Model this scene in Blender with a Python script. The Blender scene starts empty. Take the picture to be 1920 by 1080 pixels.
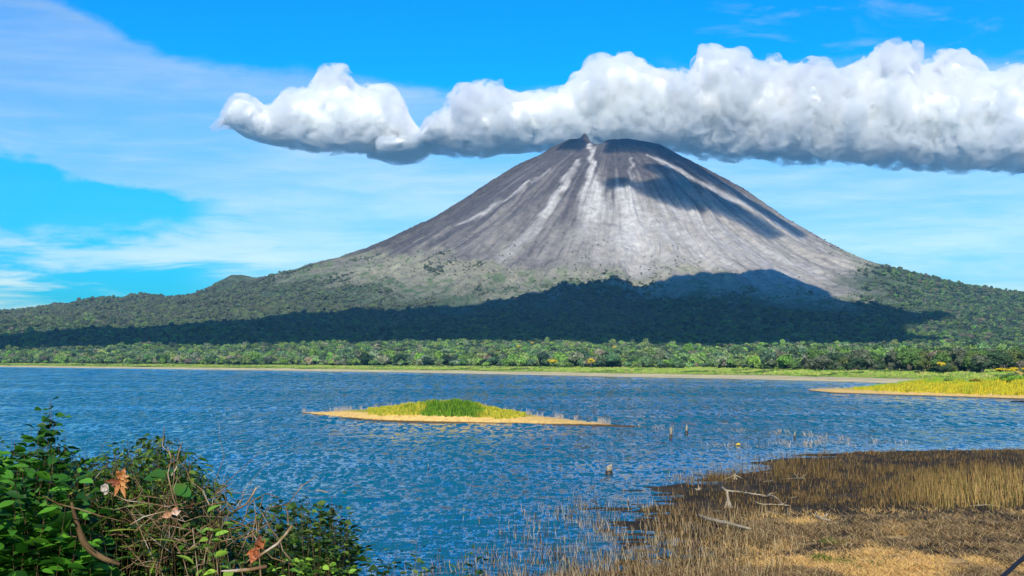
import bpy, bmesh, math, random
import numpy as np
from mathutils import Vector, Matrix, Euler
R = math.radians
random.seed(7)
rng = np.random.default_rng(11)
C = bpy.context.scene.collection
SC = bpy.context.scene

# ------------------------------------------------------------------ camera
F = 2770.0                      # focal length in photo pixels (1920 wide)
CAMZ = 14.0
PITCH = math.atan(132.0 / F)
cd = bpy.data.cameras.new('camera')
cam = bpy.data.objects.new('camera', cd); C.objects.link(cam)
cam.location = (0, 0, CAMZ)
cam.rotation_euler = (math.pi / 2 + PITCH, 0, 0)
cd.sensor_width = 36.0
cd.lens = 36.0 * F / 1920.0
cd.clip_start = 0.1
cd.clip_end = 60000
SC.camera = cam

# ------------------------------------------------------------------ sun, exposure
SUN_EL, SUN_AZ = R(31), R(188)           # azimuth measured clockwise from +Y
TO_SUN = Vector((math.sin(SUN_AZ) * math.cos(SUN_EL), math.cos(SUN_AZ) * math.cos(SUN_EL), math.sin(SUN_EL)))
sd = bpy.data.lights.new('sun', 'SUN'); sd.energy = 5.0; sd.angle = R(0.5); sd.color = (1.0, 0.91, 0.74)
sun = bpy.data.objects.new('sun', sd); C.objects.link(sun)
sun.rotation_euler = TO_SUN.to_track_quat('Z', 'Y').to_euler()
sun.location = (0, -50, 80)
SC.view_settings.view_transform = 'Standard'
SC.view_settings.look = 'None'
SC.view_settings.exposure = 0.12
SC.view_settings.gamma = 1.0
SC.render.engine = 'CYCLES'
SC.cycles.use_denoising = True
SC.cycles.max_bounces = 8
SC.cycles.volume_bounces = 5
SC.cycles.transparent_max_bounces = 16
SC.cycles.diffuse_bounces = 3
SC.cycles.glossy_bounces = 3
SC.cycles.caustics_reflective = False
SC.cycles.caustics_refractive = False

# ------------------------------------------------------------------ node helper
class NT:
    def __init__(s, tree):
        s.t = tree; s.n = tree.nodes; s.l = tree.links
    def new(s, typ, **kw):
        n = s.n.new(typ)
        for k, v in kw.items():
            if k.startswith('i_'):
                key = k[2:]
                key = int(key) if key.isdigit() else key.replace('_', ' ')
                s.inp(n, key, v)
            else: setattr(n, k, v)
        return n
    def inp(s, n, key, v):
        sock = n.inputs[key]
        if isinstance(v, bpy.types.NodeSocket): s.l.new(v, sock)
        elif isinstance(v, bpy.types.Node): s.l.new(v.outputs[0], sock)
        else: sock.default_value = v
    def math(s, op, a, b=0.0, c=None, clamp=False):
        n = s.n.new('ShaderNodeMath'); n.operation = op; n.use_clamp = clamp
        s.inp(n, 0, a); s.inp(n, 1, b)
        if c is not None: s.inp(n, 2, c)
        return n.outputs[0]
    def mix(s, f, a, b, blend='MIX'):
        n = s.n.new('ShaderNodeMix'); n.data_type = 'RGBA'; n.blend_type = blend
        s.inp(n, 0, f)
        for k, v in ((6, a), (7, b)):
            if isinstance(v, tuple) and len(v) == 3: v = (*v, 1)
            s.inp(n, k, v)
        return n.outputs[2]
    def noise(s, vec, scale, detail=4, rough=0.55, dist=0.0, out=0):
        n = s.n.new('ShaderNodeTexNoise')
        if vec is not None: s.inp(n, 'Vector', vec)
        n.inputs['Scale'].default_value = scale; n.inputs['Detail'].default_value = detail
        n.inputs['Roughness'].default_value = rough; n.inputs['Distortion'].default_value = dist
        return n.outputs[out]
    def ramp(s, f, stops, interp='LINEAR'):
        n = s.n.new('ShaderNodeValToRGB'); cr = n.color_ramp; cr.interpolation = interp
        while len(cr.elements) < len(stops): cr.elements.new(0.5)
        for e, (p, c) in zip(cr.elements, stops):
            e.position = p; e.color = (*c, 1) if len(c) == 3 else c
        s.inp(n, 0, f); return n.outputs[0]
    def smooth(s, v, a, b):
        n = s.n.new('ShaderNodeMapRange'); n.interpolation_type = 'SMOOTHSTEP'
        s.inp(n, 0, v); n.inputs[1].default_value = a; n.inputs[2].default_value = b
        return n.outputs[0]
    def mapping(s, vec, scale=(1, 1, 1), rot=(0, 0, 0), loc=(0, 0, 0)):
        n = s.n.new('ShaderNodeMapping'); s.inp(n, 0, vec)
        n.inputs['Scale'].default_value = scale; n.inputs['Rotation'].default_value = rot; n.inputs['Location'].default_value = loc
        return n.outputs[0]

# ------------------------------------------------------------------ world sky
w = bpy.data.worlds.new('World'); SC.world = w; w.use_nodes = True
nt = NT(w.node_tree); w.node_tree.nodes.clear()
sky = nt.new('ShaderNodeTexSky', sky_type='NISHITA', sun_disc=False, sun_elevation=SUN_EL, sun_rotation=SUN_AZ, air_density=1.0, dust_density=0.6, ozone_density=3.0)
tc = nt.new('ShaderNodeTexCoord')
sep = nt.new('ShaderNodeSeparateXYZ', i_0=tc.outputs['Generated'])
azi = nt.math('ARCTAN2', sep.outputs[0], sep.outputs[1])          # radians from +Y, right positive
ele = nt.math('ARCSINE', sep.outputs[2])
def az_of(px): return math.atan((px - 960) / F)
def el_of(py): return math.atan((672 - py) / F)
def curve(f, pts, lo, hi):
    """piecewise curve of azimuth -> elevation, both in radians"""
    n = nt.n.new('ShaderNodeFloatCurve'); cm = n.mapping; c = cm.curves[0]
    P = [((a - lo) / (hi - lo), e / 0.30) for a, e in pts]
    c.points[0].location = P[0]; c.points[1].location = P[-1]
    for p in P[1:-1]: c.points.new(*p)
    cm.update()
    g = nt.new('ShaderNodeMapRange', i_0=f); g.inputs[1].default_value = lo; g.inputs[2].default_value = hi
    nt.inp(n, 'Value', g.outputs[0]); n.inputs[0].default_value = 1
    return nt.math('MULTIPLY', n.outputs[0], 0.30)
nv = nt.mapping(tc.outputs['Generated'], scale=(6, 6, 16))
wob = nt.math('MULTIPLY', nt.math('SUBTRACT', nt.noise(nv, 2.6, 7, 0.6, 0.3), 0.5), 0.030)
wob2 = nt.math('MULTIPLY', nt.math('SUBTRACT', nt.noise(nv, 9.0, 5, 0.6), 0.5), 0.010)
el2 = nt.math('ADD', nt.math('ADD', ele, wob), wob2)
L0, L1 = az_of(-600), az_of(2500)
A = curve(azi, [(az_of(x), el_of(y)) for x, y in ((-600, -120), (0, -25), (150, 30), (330, 108), (600, 132), (800, 150), (1050, 158), (1300, 140), (1500, 112), (1700, 100), (1920, 120), (2500, 140))], L0, L1)
B1 = curve(azi, [(az_of(x), el_of(y)) for x, y in ((-600, 250), (0, 288), (60, 296), (140, 338), (260, 352), (385, 374), (450, 402), (640, 520), (2500, 560))], L0, L1)
B2 = curve(azi, [(az_of(x), el_of(y)) for x, y in ((-600, 460), (0, 436), (150, 432), (300, 418), (430, 404), (640, 560), (2500, 640))], L0, L1)
dA = nt.math('SUBTRACT', A, el2)
veil = nt.smooth(dA, -0.0012, 0.011)
inB = nt.math('MULTIPLY', nt.smooth(nt.math('SUBTRACT', B1, el2), -0.001, 0.007), nt.smooth(nt.math('SUBTRACT', el2, B2), -0.012, 0.004))
inB = nt.math('MULTIPLY', inB, nt.smooth(azi, az_of(470), az_of(330)))
inB = nt.math('MULTIPLY', inB, nt.smooth(azi, az_of(1400), az_of(500)))
streak = nt.noise(nt.mapping(tc.outputs['Generated'], scale=(3, 3, 26), rot=(0, R(9), 0)), 2.2, 6, 0.6, 0.4)
mott = nt.noise(nt.mapping(tc.outputs['Generated'], scale=(4, 4, 12)), 2.0, 6, 0.6, 0.5)
vd = nt.math('ADD', nt.math('MULTIPLY_ADD', mott, 1.0, 0.05), nt.math('MULTIPLY', streak, 0.55), clamp=True)
veil = nt.math('MULTIPLY', veil, nt.math('SUBTRACT', 1.0, nt.math('MULTIPLY', inB, 0.93)))
veil = nt.math('MULTIPLY', veil, vd, clamp=True)
lowleft = nt.math('MULTIPLY', nt.smooth(azi, az_of(700), az_of(300)), nt.smooth(nt.math('SUBTRACT', B2, ele), -0.003, 0.006))
veil = nt.math('MULTIPLY', veil, nt.math('SUBTRACT', 1.0, nt.math('MULTIPLY', lowleft, nt.smooth(streak, 0.60, 0.42))))
wisp = nt.math('MULTIPLY', nt.smooth(nt.noise(nt.mapping(tc.outputs['Generated'], scale=(5, 5, 18), rot=(0, R(-20), 0)), 3.1, 6, 0.62, 0.6), 0.50, 0.70), 0.5)
wisp = nt.math('MULTIPLY', wisp, nt.smooth(azi, az_of(1150), az_of(1500)))
veil = nt.math('MAXIMUM', veil, wisp)
hs = nt.new('ShaderNodeHueSaturation', i_Color=sky.outputs[0]); hs.inputs['Saturation'].default_value = 1.45
SKYC = nt.mix(1.0, hs.outputs[0], nt.mix(nt.smooth(ele, 0.01, 0.16), (0.06, 0.70, 1.20), (0.0, 1.06, 1.60)), 'MULTIPLY')
VEILC = nt.mix(1.0, sky.outputs[0], nt.mix(nt.smooth(streak, 0.35, 0.7), (0.66, 0.98, 1.22), (1.05, 1.15, 1.26)), 'MULTIPLY')
col = nt.mix(veil, SKYC, VEILC)
col = nt.mix(nt.smooth(ele, -0.01, -0.05), col, (0.6, 1.5, 2.7))  # blue ground light below the horizon, added to brighten the cloud undersides
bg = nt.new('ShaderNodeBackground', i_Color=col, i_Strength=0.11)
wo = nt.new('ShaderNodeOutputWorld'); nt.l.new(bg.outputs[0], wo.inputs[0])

# ------------------------------------------------------------------ numpy noise
def _hash(ix, iy, seed):
    h = (ix.astype(np.int64) * 374761393 + iy.astype(np.int64) * 668265263 + seed * 1442695041) & 0xffffffff
    h = ((h ^ (h >> 13)) * 1274126177) & 0xffffffff
    h = h ^ (h >> 16)
    return (h & 0xffffff) / float(0xffffff)
def vn(x, y, seed=0):
    x = np.asarray(x, float); y = np.asarray(y, float)
    ix = np.floor(x); iy = np.floor(y); fx = x - ix; fy = y - iy
    fx = fx * fx * fx * (fx * (fx * 6 - 15) + 10); fy = fy * fy * fy * (fy * (fy * 6 - 15) + 10)
    a = _hash(ix, iy, seed); b = _hash(ix + 1, iy, seed); c = _hash(ix, iy + 1, seed); d = _hash(ix + 1, iy + 1, seed)
    return (a + (b - a) * fx) * (1 - fy) + (c + (d - c) * fx) * fy
def fbm(x, y, oct=5, seed=0, gain=0.5):
    s = 0; a = 1; t = 0
    for o in range(oct):
        s = s + a * (vn(x * 2 ** o, y * 2 ** o, seed + o * 17) * 2 - 1); t += a; a *= gain
    return s / t
def ridge(x, y, oct=4, seed=0):
    s = 0; a = 1; t = 0
    for o in range(oct):
        s = s + a * (1 - np.abs(vn(x * 2 ** o, y * 2 ** o, seed + o * 31) * 2 - 1) * 2).clip(-1, 1); t += a; a *= 0.5
    return s / t
def sst(v, a, b):
    t = np.clip((v - a) / (b - a), 0, 1); return t * t * (3 - 2 * t)

# ------------------------------------------------------------------ pixel <-> world
cp, sp_ = math.cos(PITCH), math.sin(PITCH)
def ray(px, py):
    a = (px - 960) / F; b = (540 - py) / F
    return Vector((a, cp - b * sp_, sp_ + b * cp))
def on_z(px, py, z=0.0):
    d = ray(px, py); t = (z - CAMZ) / d.z
    return Vector((0, 0, CAMZ)) + d * t
def at_y(px, py, Y):
    d = ray(px, py); return Vector((0, 0, CAMZ)) + d * (Y / d.y)

# ------------------------------------------------------------------ object helpers
def tag(o, label=None, cat=None, group=None, kind=None):
    if label: o['label'] = label
    if cat: o['category'] = cat
    if group: o['group'] = group
    if kind: o['kind'] = kind
    return o
def mesh_np(name, V, Fc, mats, parent=None, smooth=False, mi=None, attrs=None, link=True):
    """V (n,3), Fc (m,3|4) arrays -> ONE mesh object"""
    me = bpy.data.meshes.new(name)
    V = np.asarray(V, dtype=np.float32); Fc = np.asarray(Fc, dtype=np.int32)
    me.vertices.add(len(V)); me.vertices.foreach_set('co', V.ravel())
    k = Fc.shape[1]
    me.loops.add(Fc.size); me.loops.foreach_set('vertex_index', Fc.ravel())
    me.polygons.add(len(Fc)); me.polygons.foreach_set('loop_start', np.arange(0, Fc.size, k, dtype=np.int32))
    me.polygons.foreach_set('loop_total', np.full(len(Fc), k, dtype=np.int32))
    if not isinstance(mats, (list, tuple)): mats = [mats]
    for m in mats: me.materials.append(m)
    if mi is not None: me.polygons.foreach_set('material_index', np.asarray(mi, dtype=np.int32))
    if smooth: me.polygons.foreach_set('use_smooth', np.ones(len(Fc), dtype=bool))
    for an, arr in (attrs or {}).items():
        arr = np.asarray(arr, dtype=np.float32)
        if arr.ndim == 1:
            at = me.attributes.new(an, 'FLOAT', 'POINT'); at.data.foreach_set('value', arr)
        else:
            at = me.attributes.new(an, 'FLOAT_COLOR', 'POINT')
            at.data.foreach_set('color', np.concatenate([arr, np.ones((len(arr), 1))], 1).astype(np.float32).ravel())
    me.update(calc_edges=True)
    o = bpy.data.objects.new(name, me)
    if link: C.objects.link(o)
    if parent: o.parent = parent
    return o
def grid_faces(nu, nv):
    i = np.arange(nu - 1)[:, None] * nv + np.arange(nv - 1)[None, :]
    i = i.ravel(); return np.stack([i, i + nv, i + nv + 1, i + 1], 1)
def mat(name, rough=0.9, spec=0.2):
    m = bpy.data.materials.new(name); m.use_nodes = True
    t = NT(m.node_tree); b = m.node_tree.nodes['Principled BSDF']
    b.inputs['Roughness'].default_value = rough; b.inputs['Specular IOR Level'].default_value = spec
    return m, t, b
def empty(name, loc=(0, 0, 0), rz=0):
    o = bpy.data.objects.new(name, None); C.objects.link(o)
    o.location = loc; o.rotation_euler = (0, 0, rz); o.empty_display_size = 0.3
    return o

# ------------------------------------------------------------------ the volcano and its plain
VX, VY = 480.0, 7000.0
K = VY / F
def prof(pts, sgn):
    return [(abs(x - 1150) * K, (672 - y) * K + CAMZ) for x, y in pts]
PL = [(0, 1046)] + prof([(1098, 259), (1065, 262), (1040, 275), (980, 308), (920, 345), (860, 385), (800, 425), (740, 458), (690, 482), (640, 500), (560, 523), (480, 545), (400, 566), (350, 573), (200, 589), (80, 597), (0, 606)], -1) + [(4000, 130), (5200, 50), (9000, 6)]
PR = [(0, 1046)] + prof([(1180, 258), (1240, 272), (1270, 290), (1330, 325), (1400, 368), (1470, 420), (1540, 465), (1600, 497), (1700, 529), (1800, 554), (1920, 574)], 1) + [(2600, 170), (3500, 100), (5000, 30), (9000, 6)]
PF = [(0, 1046), (120, 1040), (230, 1000), (300, 955), (455, 850), (632, 715), (809, 585), (986, 475), (1137, 392), (1390, 292), (1643, 215), (1946, 155), (2500, 92), (3000, 60), (3500, 40), (4200, 24), (5000, 13), (5800, 7), (9000, 4)]
def itp(r, P): return np.interp(r, [p[0] for p in P], [p[1] for p in P])
# far shoreline: photo pixels on the water plane
SH = [on_z(x, y) for x, y in ((-400, 684.5), (0, 688), (400, 693), (800, 699), (1200, 707), (1450, 712), (1660, 718))]
shx = [-4000] + [p.x for p in SH] + [300, 520, 4000]
shy = [3600] + [p.y for p in SH] + [690, 560, 500]
def shore_s(x, y):
    ys = np.interp(x, shx, shy) + 14 * fbm(x / 90, y * 0 + 3, 3, 5) + 2 * fbm(x / 14, y * 0 + 1, 2, 6)
    dy = (np.interp(x + 20, shx, shy) - np.interp(x - 20, shx, shy)) / 40
    return (y - ys) / np.sqrt(1 + dy * dy)
def cone_parts(x, y):
    dx = x - VX; dy = y - VY
    r = np.hypot(dx, dy) + 1e-6; th = np.arctan2(dx, -dy)     # 0 = towards the camera, + = right
    return r, th
def H(x, y, detail=True):
    x = np.asarray(x, float); y = np.asarray(y, float)
    r, th = cone_parts(x, y)
    c2 = np.sin(th) ** 2
    side = np.where(th < 0, itp(r, PL), itp(r, PR))
    front = itp(r, PF)
    h = c2 * side + (1 - c2) * np.where(np.abs(th) < math.pi / 2, front, side * 0.9)
    # hills on the left shoulder (silhouette) and a low spur
    for hx, hy, hh, wx, wy in HILLS:
        h = h + hh * np.exp(-((x - hx) / wx) ** 2 - ((y - hy) / wy) ** 2)
    # crater notch, left spine
    nx = x - (VX - 84)
    h = h - 52 * np.exp(-(nx / 34) ** 2) * sst(r, 260, 60) * (y < VY + 400)
    h = h + 30 * np.exp(-((x - (VX - 131)) / 20) ** 2 - ((y - VY) / 60) ** 2)
    if detail:
        mid = sst(r, 120, 500) * sst(r, 3200, 1400)
        wr = fbm(th * 3 + r / 900, r / 500, 3, 40) * 0.25
        g1 = ridge(th * 9 + wr * 3, r / 1500 + 1, 3, 21)
        g2 = ridge(th * 26 + wr * 6, r / 700 + 3, 3, 22)
        g3 = ridge(th * 62 + wr * 9, r / 420 + 5, 2, 23)
        h = h + mid * (20 * g1 + (11 * g2 + 3.5 * g3) * (0.35 + 1.1 * sst(fbm(th * 5 + 3, r / 500, 3, 44), -.2, .4))) * np.clip(r / 900, 0.25, 1.2)
        lob = ridge(x / 420 + 2, y / 420, 4, 77) * sst(r, 900, 1500) * sst(r, 4200, 2600)
        h = h + 15 * lob
        h = h + (6 * fbm(x / 120, y / 120, 5, 3)) * sst(r, 4800, 2500) + 2.4 * fbm(x / 26, y / 26, 3, 9) * sst(r, 5200, 2000)
        h = h + 14 * fbm(x / 75 + 9, y / 260, 3, 14) * sst(r, 1500, 2000) * sst(x, -500, -900)
        h = h + 1.6 * fbm(x / 90, y / 90, 3, 13)
    s = shore_s(x, y)
    low = np.where(s < 0, np.maximum(s * 0.03, -2.5), np.minimum(s * 0.016, 1.0) + np.clip((s - 40) * 0.012, 0, 5.0))
    t = sst(s, 120, 1100)
    return low * (1 - t) + np.maximum(h, low) * t
HILLS = [at_y(x, y, Y) for x, y, Y in ((262, 551, 6800), (430, 530, 6850), (100, 566, 6500), (185, 568, 6600), (0, 575, 6400), (-150, 570, 6400))]
HILLS = [(p.x, p.y, a, b, c) for p, (a, b, c) in zip(HILLS, ((46, 110, 300), (58, 100, 300), (30, 110, 240), (26, 70, 240), (14, 120, 260), (14, 200, 260)))]

def hit(px, py, smooth_=True):
    """photo pixel -> point on the terrain"""
    d = ray(px, py)
    ts = np.linspace(700, 8000, 2600) / d.y
    X = d.x * ts; Y = d.y * ts; Z = CAMZ + d.z * ts
    hz = H(X, Y, False)
    k = np.argmax(Z < hz)
    if not (Z < hz).any(): k = np.argmin(Z - hz)
    return Vector((X[k], Y[k], float(hz[k])))

# ash streams and lava tongues, (photo pixel line, half width in metres, strength)
STREAMS = [
    ([(1108, 268), (1112, 300), (1110, 340), (1112, 372), (1118, 405)], (10, 13, 20, 42, 62), 1.0),
    ([(1118, 400), (1110, 425), (1090, 455)], (60, 50, 30), 0.5),
    ([(1175, 362), (1178, 390), (1182, 420), (1188, 460)], (42, 56, 72, 88), 0.95),
    ([(1088, 300), (1062, 338), (1040, 378), (1018, 410)], (10, 17, 22, 20), 0.85),
    ([(1018, 410), (985, 455), (950, 480), (925, 500)], (22, 34, 30, 20), 0.45),
    ([(992, 345), (960, 372), (905, 405), (862, 432)], (10, 16, 20, 22), 0.75),
    ([(1035, 318), (1000, 345)], (10, 12), 0.4),
    ([(1180, 300), (1186, 345)], (8, 14), 0.5),
    ([(1215, 290), (1290, 330), (1350, 362), (1420, 400), (1500, 452)], (12, 22, 20, 16, 14), 0.75),
    ([(1330, 430), (1420, 460), (1510, 500), (1545, 520)], (14, 30, 30, 22), 0.45),
    ([(1250, 390), (1330, 430), (1400, 480), (1470, 515)], (40, 70, 90, 60), 0.55),
    ([(1260, 440), (1330, 500)], (90, 80), 0.6), ([(1190, 460), (1230, 510)], (95, 90), 0.65),
    ([(1130, 440), (1110, 500)], (40, 40), 0.25),
]
def streams(x, y):
    m = np.zeros(x.shape)
    wx_ = 26 * fbm(x / 60, y / 60, 4, 501); x = x + wx_; y = y + 30 * fbm(x / 80, y / 80, 3, 502)
    for pts, ws, st in STREAMS:
        P = [hit(*p) for p in pts]
        best = np.full(x.shape, 1e9)
        for a, b, wa, wb in zip(P[:-1], P[1:], ws[:-1], ws[1:]):
            vx, vy = b.x - a.x, b.y - a.y; L2 = vx * vx + vy * vy + 1e-9
            t = np.clip(((x - a.x) * vx + (y - a.y) * vy) / L2, 0, 1)
            d = np.hypot(x - a.x - t * vx, y - a.y - t * vy) / (wa + (wb - wa) * t)
            best = np.minimum(best, d)
        m = np.maximum(m, st * sst(best, 1.9, 0.35))
    return m
def blob(x, y, px, py, rx, ry):
    p = hit(px, py); return np.exp(-((x - p.x) / rx) ** 2 - ((y - p.y) / ry) ** 2)

naz = 1300
azs = np.linspace(R(-25), R(25), naz)
ds = np.concatenate([np.geomspace(640, 2000, 190), np.linspace(2003, 4600, 260), np.linspace(4606, 7150, 440), np.linspace(7175, 8700, 40)])
AZ, DD = np.meshgrid(azs, ds, indexing='ij')
TX = np.tan(AZ) * DD; TY = DD.copy()
TZ = H(TX, TY)
rr, th = cone_parts(TX, TY)
s_ = shore_s(TX, TY)
# ---- real surface colour of each place (rock, ash, scrub, grass, sand)
def c3(*c): return np.array(c, dtype=float)
def mixc(a, b, t): return a * (1 - t[..., None]) + b * t[..., None]
n1 = fbm(TX / 160, TY / 160, 5, 60); n2 = fbm(TX / 40, TY / 40, 4, 61); n3 = fbm(th * 30, rr / 260, 4, 62); n4 = fbm(th * 90, rr / 120, 3, 63)
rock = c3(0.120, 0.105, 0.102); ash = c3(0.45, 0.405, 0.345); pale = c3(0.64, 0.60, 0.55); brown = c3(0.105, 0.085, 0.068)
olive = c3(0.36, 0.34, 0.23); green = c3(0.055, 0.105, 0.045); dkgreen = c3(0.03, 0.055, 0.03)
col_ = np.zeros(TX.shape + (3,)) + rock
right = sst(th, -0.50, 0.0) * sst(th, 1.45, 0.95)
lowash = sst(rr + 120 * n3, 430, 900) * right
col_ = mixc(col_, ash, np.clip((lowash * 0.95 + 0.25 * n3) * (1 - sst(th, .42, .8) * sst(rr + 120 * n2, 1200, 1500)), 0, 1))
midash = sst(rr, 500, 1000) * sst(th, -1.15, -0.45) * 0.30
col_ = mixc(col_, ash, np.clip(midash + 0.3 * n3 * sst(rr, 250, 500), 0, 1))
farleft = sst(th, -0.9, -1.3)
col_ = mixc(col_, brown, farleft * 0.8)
col_ = mixc(col_, rock * 0.75, np.clip(sst(n4, 0.15, 0.6) * 0.5 * sst(rr, 2400, 1200), 0, 1))
st_ = streams(TX, TY)
col_ = mixc(col_, pale, np.clip(st_ * (0.85 + 0.6 * n3 + 0.5 * n4), 0, 1))
# scrub line, higher on the left than under the ash fan
veg_r = 1180 + 260 * n1 + 260 * sst(th, 0.0, 0.5) * sst(th, 1.0, 0.72) - 330 * sst(th, 1.1, 1.4)
rrg = rr + 750 * sst(th, 0.42, 0.8) * sst(rr, 1150, 1420)
v1 = sst(rr + 90 * n2 + 60 * n3, veg_r - 90, veg_r + 190)
col_ = mixc(col_, olive * (1 + 0.25 * n2[..., None]), v1 * 0.85 * (1 - 0.6 * farleft))
gp2 = sst(n1 * .8 + n2 + .5 * fbm(TX / 18, TY / 18, 3, 64), 0.02, 0.5) * sst(rr, veg_r - 60, veg_r + 200)
col_ = mixc(col_, c3(0.13, 0.20, 0.07), gp2 * .75)
v2 = sst(rrg + 260 * n1 + 190 * n2, veg_r + 150, veg_r + 700)
col_ = mixc(col_, green, v2 * 0.8)
v3 = sst(rr + 300 * n2, veg_r + 900, veg_r + 1500)
col_ = mixc(col_, dkgreen, v3 * 0.8)
col_ = mixc(col_, c3(0.20, 0.30, 0.045), sst(s_, 700, 300))
col_ = mixc(col_, c3(0.22, 0.42, 0.06) * (1 + 0.3 * fbm(TX / 30, TY / 30, 3, 81)[..., None]), sst(s_, 260, 150))
sand = sst(s_ + 14 * n2, 78, 66)
col_ = mixc(col_, c3(0.95, 0.76, 0.42), sand)
col_ = mixc(col_, c3(0.30, 0.22, 0.12), sst(s_, 3.0, 0.5))
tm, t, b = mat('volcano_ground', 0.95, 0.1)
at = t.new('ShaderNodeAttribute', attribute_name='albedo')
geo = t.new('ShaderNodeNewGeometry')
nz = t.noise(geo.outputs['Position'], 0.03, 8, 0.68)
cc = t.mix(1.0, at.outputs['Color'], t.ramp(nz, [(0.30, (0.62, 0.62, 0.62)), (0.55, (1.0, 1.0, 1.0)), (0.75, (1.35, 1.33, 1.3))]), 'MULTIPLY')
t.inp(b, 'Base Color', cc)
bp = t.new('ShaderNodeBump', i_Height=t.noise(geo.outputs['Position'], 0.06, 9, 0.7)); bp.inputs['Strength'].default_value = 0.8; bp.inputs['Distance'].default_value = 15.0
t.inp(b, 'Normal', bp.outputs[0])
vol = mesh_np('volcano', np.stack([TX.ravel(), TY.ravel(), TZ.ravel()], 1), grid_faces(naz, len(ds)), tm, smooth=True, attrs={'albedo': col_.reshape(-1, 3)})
tag(vol, 'grey ash covered cone volcano rising from green forested slopes beyond the lake', 'volcano', kind='structure')

# ------------------------------------------------------------------ water
wm, t, b = mat('lake_water', 0.10, 0.5)
b.inputs['IOR'].default_value = 1.50
b.inputs['Base Color'].default_value = (0.0, 0.10, 0.165, 1)
geo = t.new('ShaderNodeNewGeometry')
pos = geo.outputs['Position']
sy = t.new('ShaderNodeSeparateXYZ', i_0=pos).outputs[1]
gust = t.smooth(t.noise(t.mapping(pos, scale=(0.35, 1, 1), rot=(0, 0, R(4))), 0.011, 4, 0.55), 0.36, 0.60)
acc = None
# facets of the chop: many small tilts, the longer ones further out
for k, (lx, ly, d0, d1, d2, d3) in enumerate(((0.20, 0.50, 0, 1, 130, 210), (0.34, 1.2, 90, 140, 260, 420), (0.62, 3.4, 180, 280, 520, 800), (1.2, 9.5, 400, 600, 1000, 1500), (2.4, 26.0, 800, 1200, 9000, 9999))):
    n_ = t.new('ShaderNodeTexNoise'); t.inp(n_, 'Vector', t.mapping(pos, scale=(1 / lx / 2.2, 1 / ly / 2.2, 1), rot=(0, 0, R(3 * (-1) ** k)), loc=(k * 37.0, k * 11.0, 0)))
    n_.inputs['Scale'].default_value = 1.0; n_.inputs['Detail'].default_value = 2.0; n_.inputs['Roughness'].default_value = 0.6; n_.inputs['Distortion'].default_value = 0.6
    w_ = t.math('MULTIPLY', t.smooth(sy, d0 - .01, d1), t.smooth(sy, d3, d2))
    v_ = t.new('ShaderNodeVectorMath', operation='SUBTRACT'); t.l.new(n_.outputs['Color'], v_.inputs[0]); v_.inputs[1].default_value = (0.5, 0.5, 0.5)
    s_n = t.new('ShaderNodeVectorMath', operation='SCALE'); t.l.new(v_.outputs[0], s_n.inputs[0]); t.l.new(w_, s_n.inputs['Scale'])
    if acc is None: acc = s_n.outputs[0]
    else:
        a_n = t.new('ShaderNodeVectorMath', operation='ADD'); t.l.new(acc, a_n.inputs[0]); t.l.new(s_n.outputs[0], a_n.inputs[1]); acc = a_n.outputs[0]
amp_n = t.new('ShaderNodeCombineXYZ'); g_ = t.math('MULTIPLY', t.math('MULTIPLY_ADD', gust, 0.75, 0.65), t.math('SUBTRACT', 1.0, t.math('MULTIPLY', t.new('ShaderNodeAttribute', attribute_name='calm').outputs['Fac'], 0.72)))
t.inp(amp_n, 0, t.math('MULTIPLY', g_, 0.3)); t.inp(amp_n, 1, t.math('MULTIPLY', g_, 1.9)); amp_n.inputs[2].default_value = 0.0
ml = t.new('ShaderNodeVectorMath', operation='MULTIPLY'); t.l.new(acc, ml.inputs[0]); t.l.new(amp_n.outputs[0], ml.inputs[1])
ad = t.new('ShaderNodeVectorMath', operation='ADD'); t.l.new(ml.outputs[0], ad.inputs[0]); t.l.new(geo.outputs['Normal'], ad.inputs[1])
ad2 = t.new('ShaderNodeVectorMath', operation='ADD'); t.l.new(ad.outputs[0], ad2.inputs[0]); t.l.new(t.new('ShaderNodeCombineXYZ', i_0=0.0, i_1=t.math('MULTIPLY', g_, -0.11), i_2=0.0).outputs[0], ad2.inputs[1])
nm_ = t.new('ShaderNodeVectorMath', operation='NORMALIZE'); t.l.new(ad2.outputs[0], nm_.inputs[0])
t.inp(b, 'Normal', nm_.outputs[0])
# wind waves modelled on a fan of cells that widen with distance
waz = np.linspace(R(-23), R(23), 1500)
# depression angle steps give even detail from near to far
wel = np.linspace(math.atan(CAMZ / 70.0), math.atan(CAMZ / 2900.0), 760)
wd = CAMZ / np.tan(wel)
WA, WD = np.meshgrid(waz, wd, indexing='ij')
WX = np.tan(WA) * WD; WY = WD.copy()
def waves(x, y, d):
    """sum of wave trains; each fades out where the cells are too coarse to carry it"""
    z = 0
    cell = d * d / (CAMZ * F / 1.875) * 0.45
    gust = 0.55 + 0.75 * sst(fbm(x / 210 + 5, y / 90, 3, 207), -0.35, 0.35)
    calm = sst(d, 2900, 1200) * 0.6 + 0.4
    for lam, amp, ang, sd_ in ((0.9, .05, -14, 7), (1.5, .07, 8, 1), (2.4, .09, -10, 2), (4.2, .11, 5, 3), (8.0, .13, -4, 4), (15, .16, 9, 5), (30, .2, 0, 6)):
        a = R(ang); u = (x * math.cos(a) + y * math.sin(a)) / (lam * 1.5); v = (-x * math.sin(a) + y * math.cos(a)) / lam
        f = sst(lam / cell, 1.6, 3.6) * (1 - sst(lam / cell, 9, 30) * 0.85)
        n = vn(u, v, 300 + sd_); n2_ = vn(u * 1.9 + 7, v * 1.9, 320 + sd_)
        z = z + amp * f * ((1 - np.abs(2 * n - 1)) ** 1.5 - 0.5 + 0.45 * (n2_ - 0.5)) * 1.35
    return z * gust * calm
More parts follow.
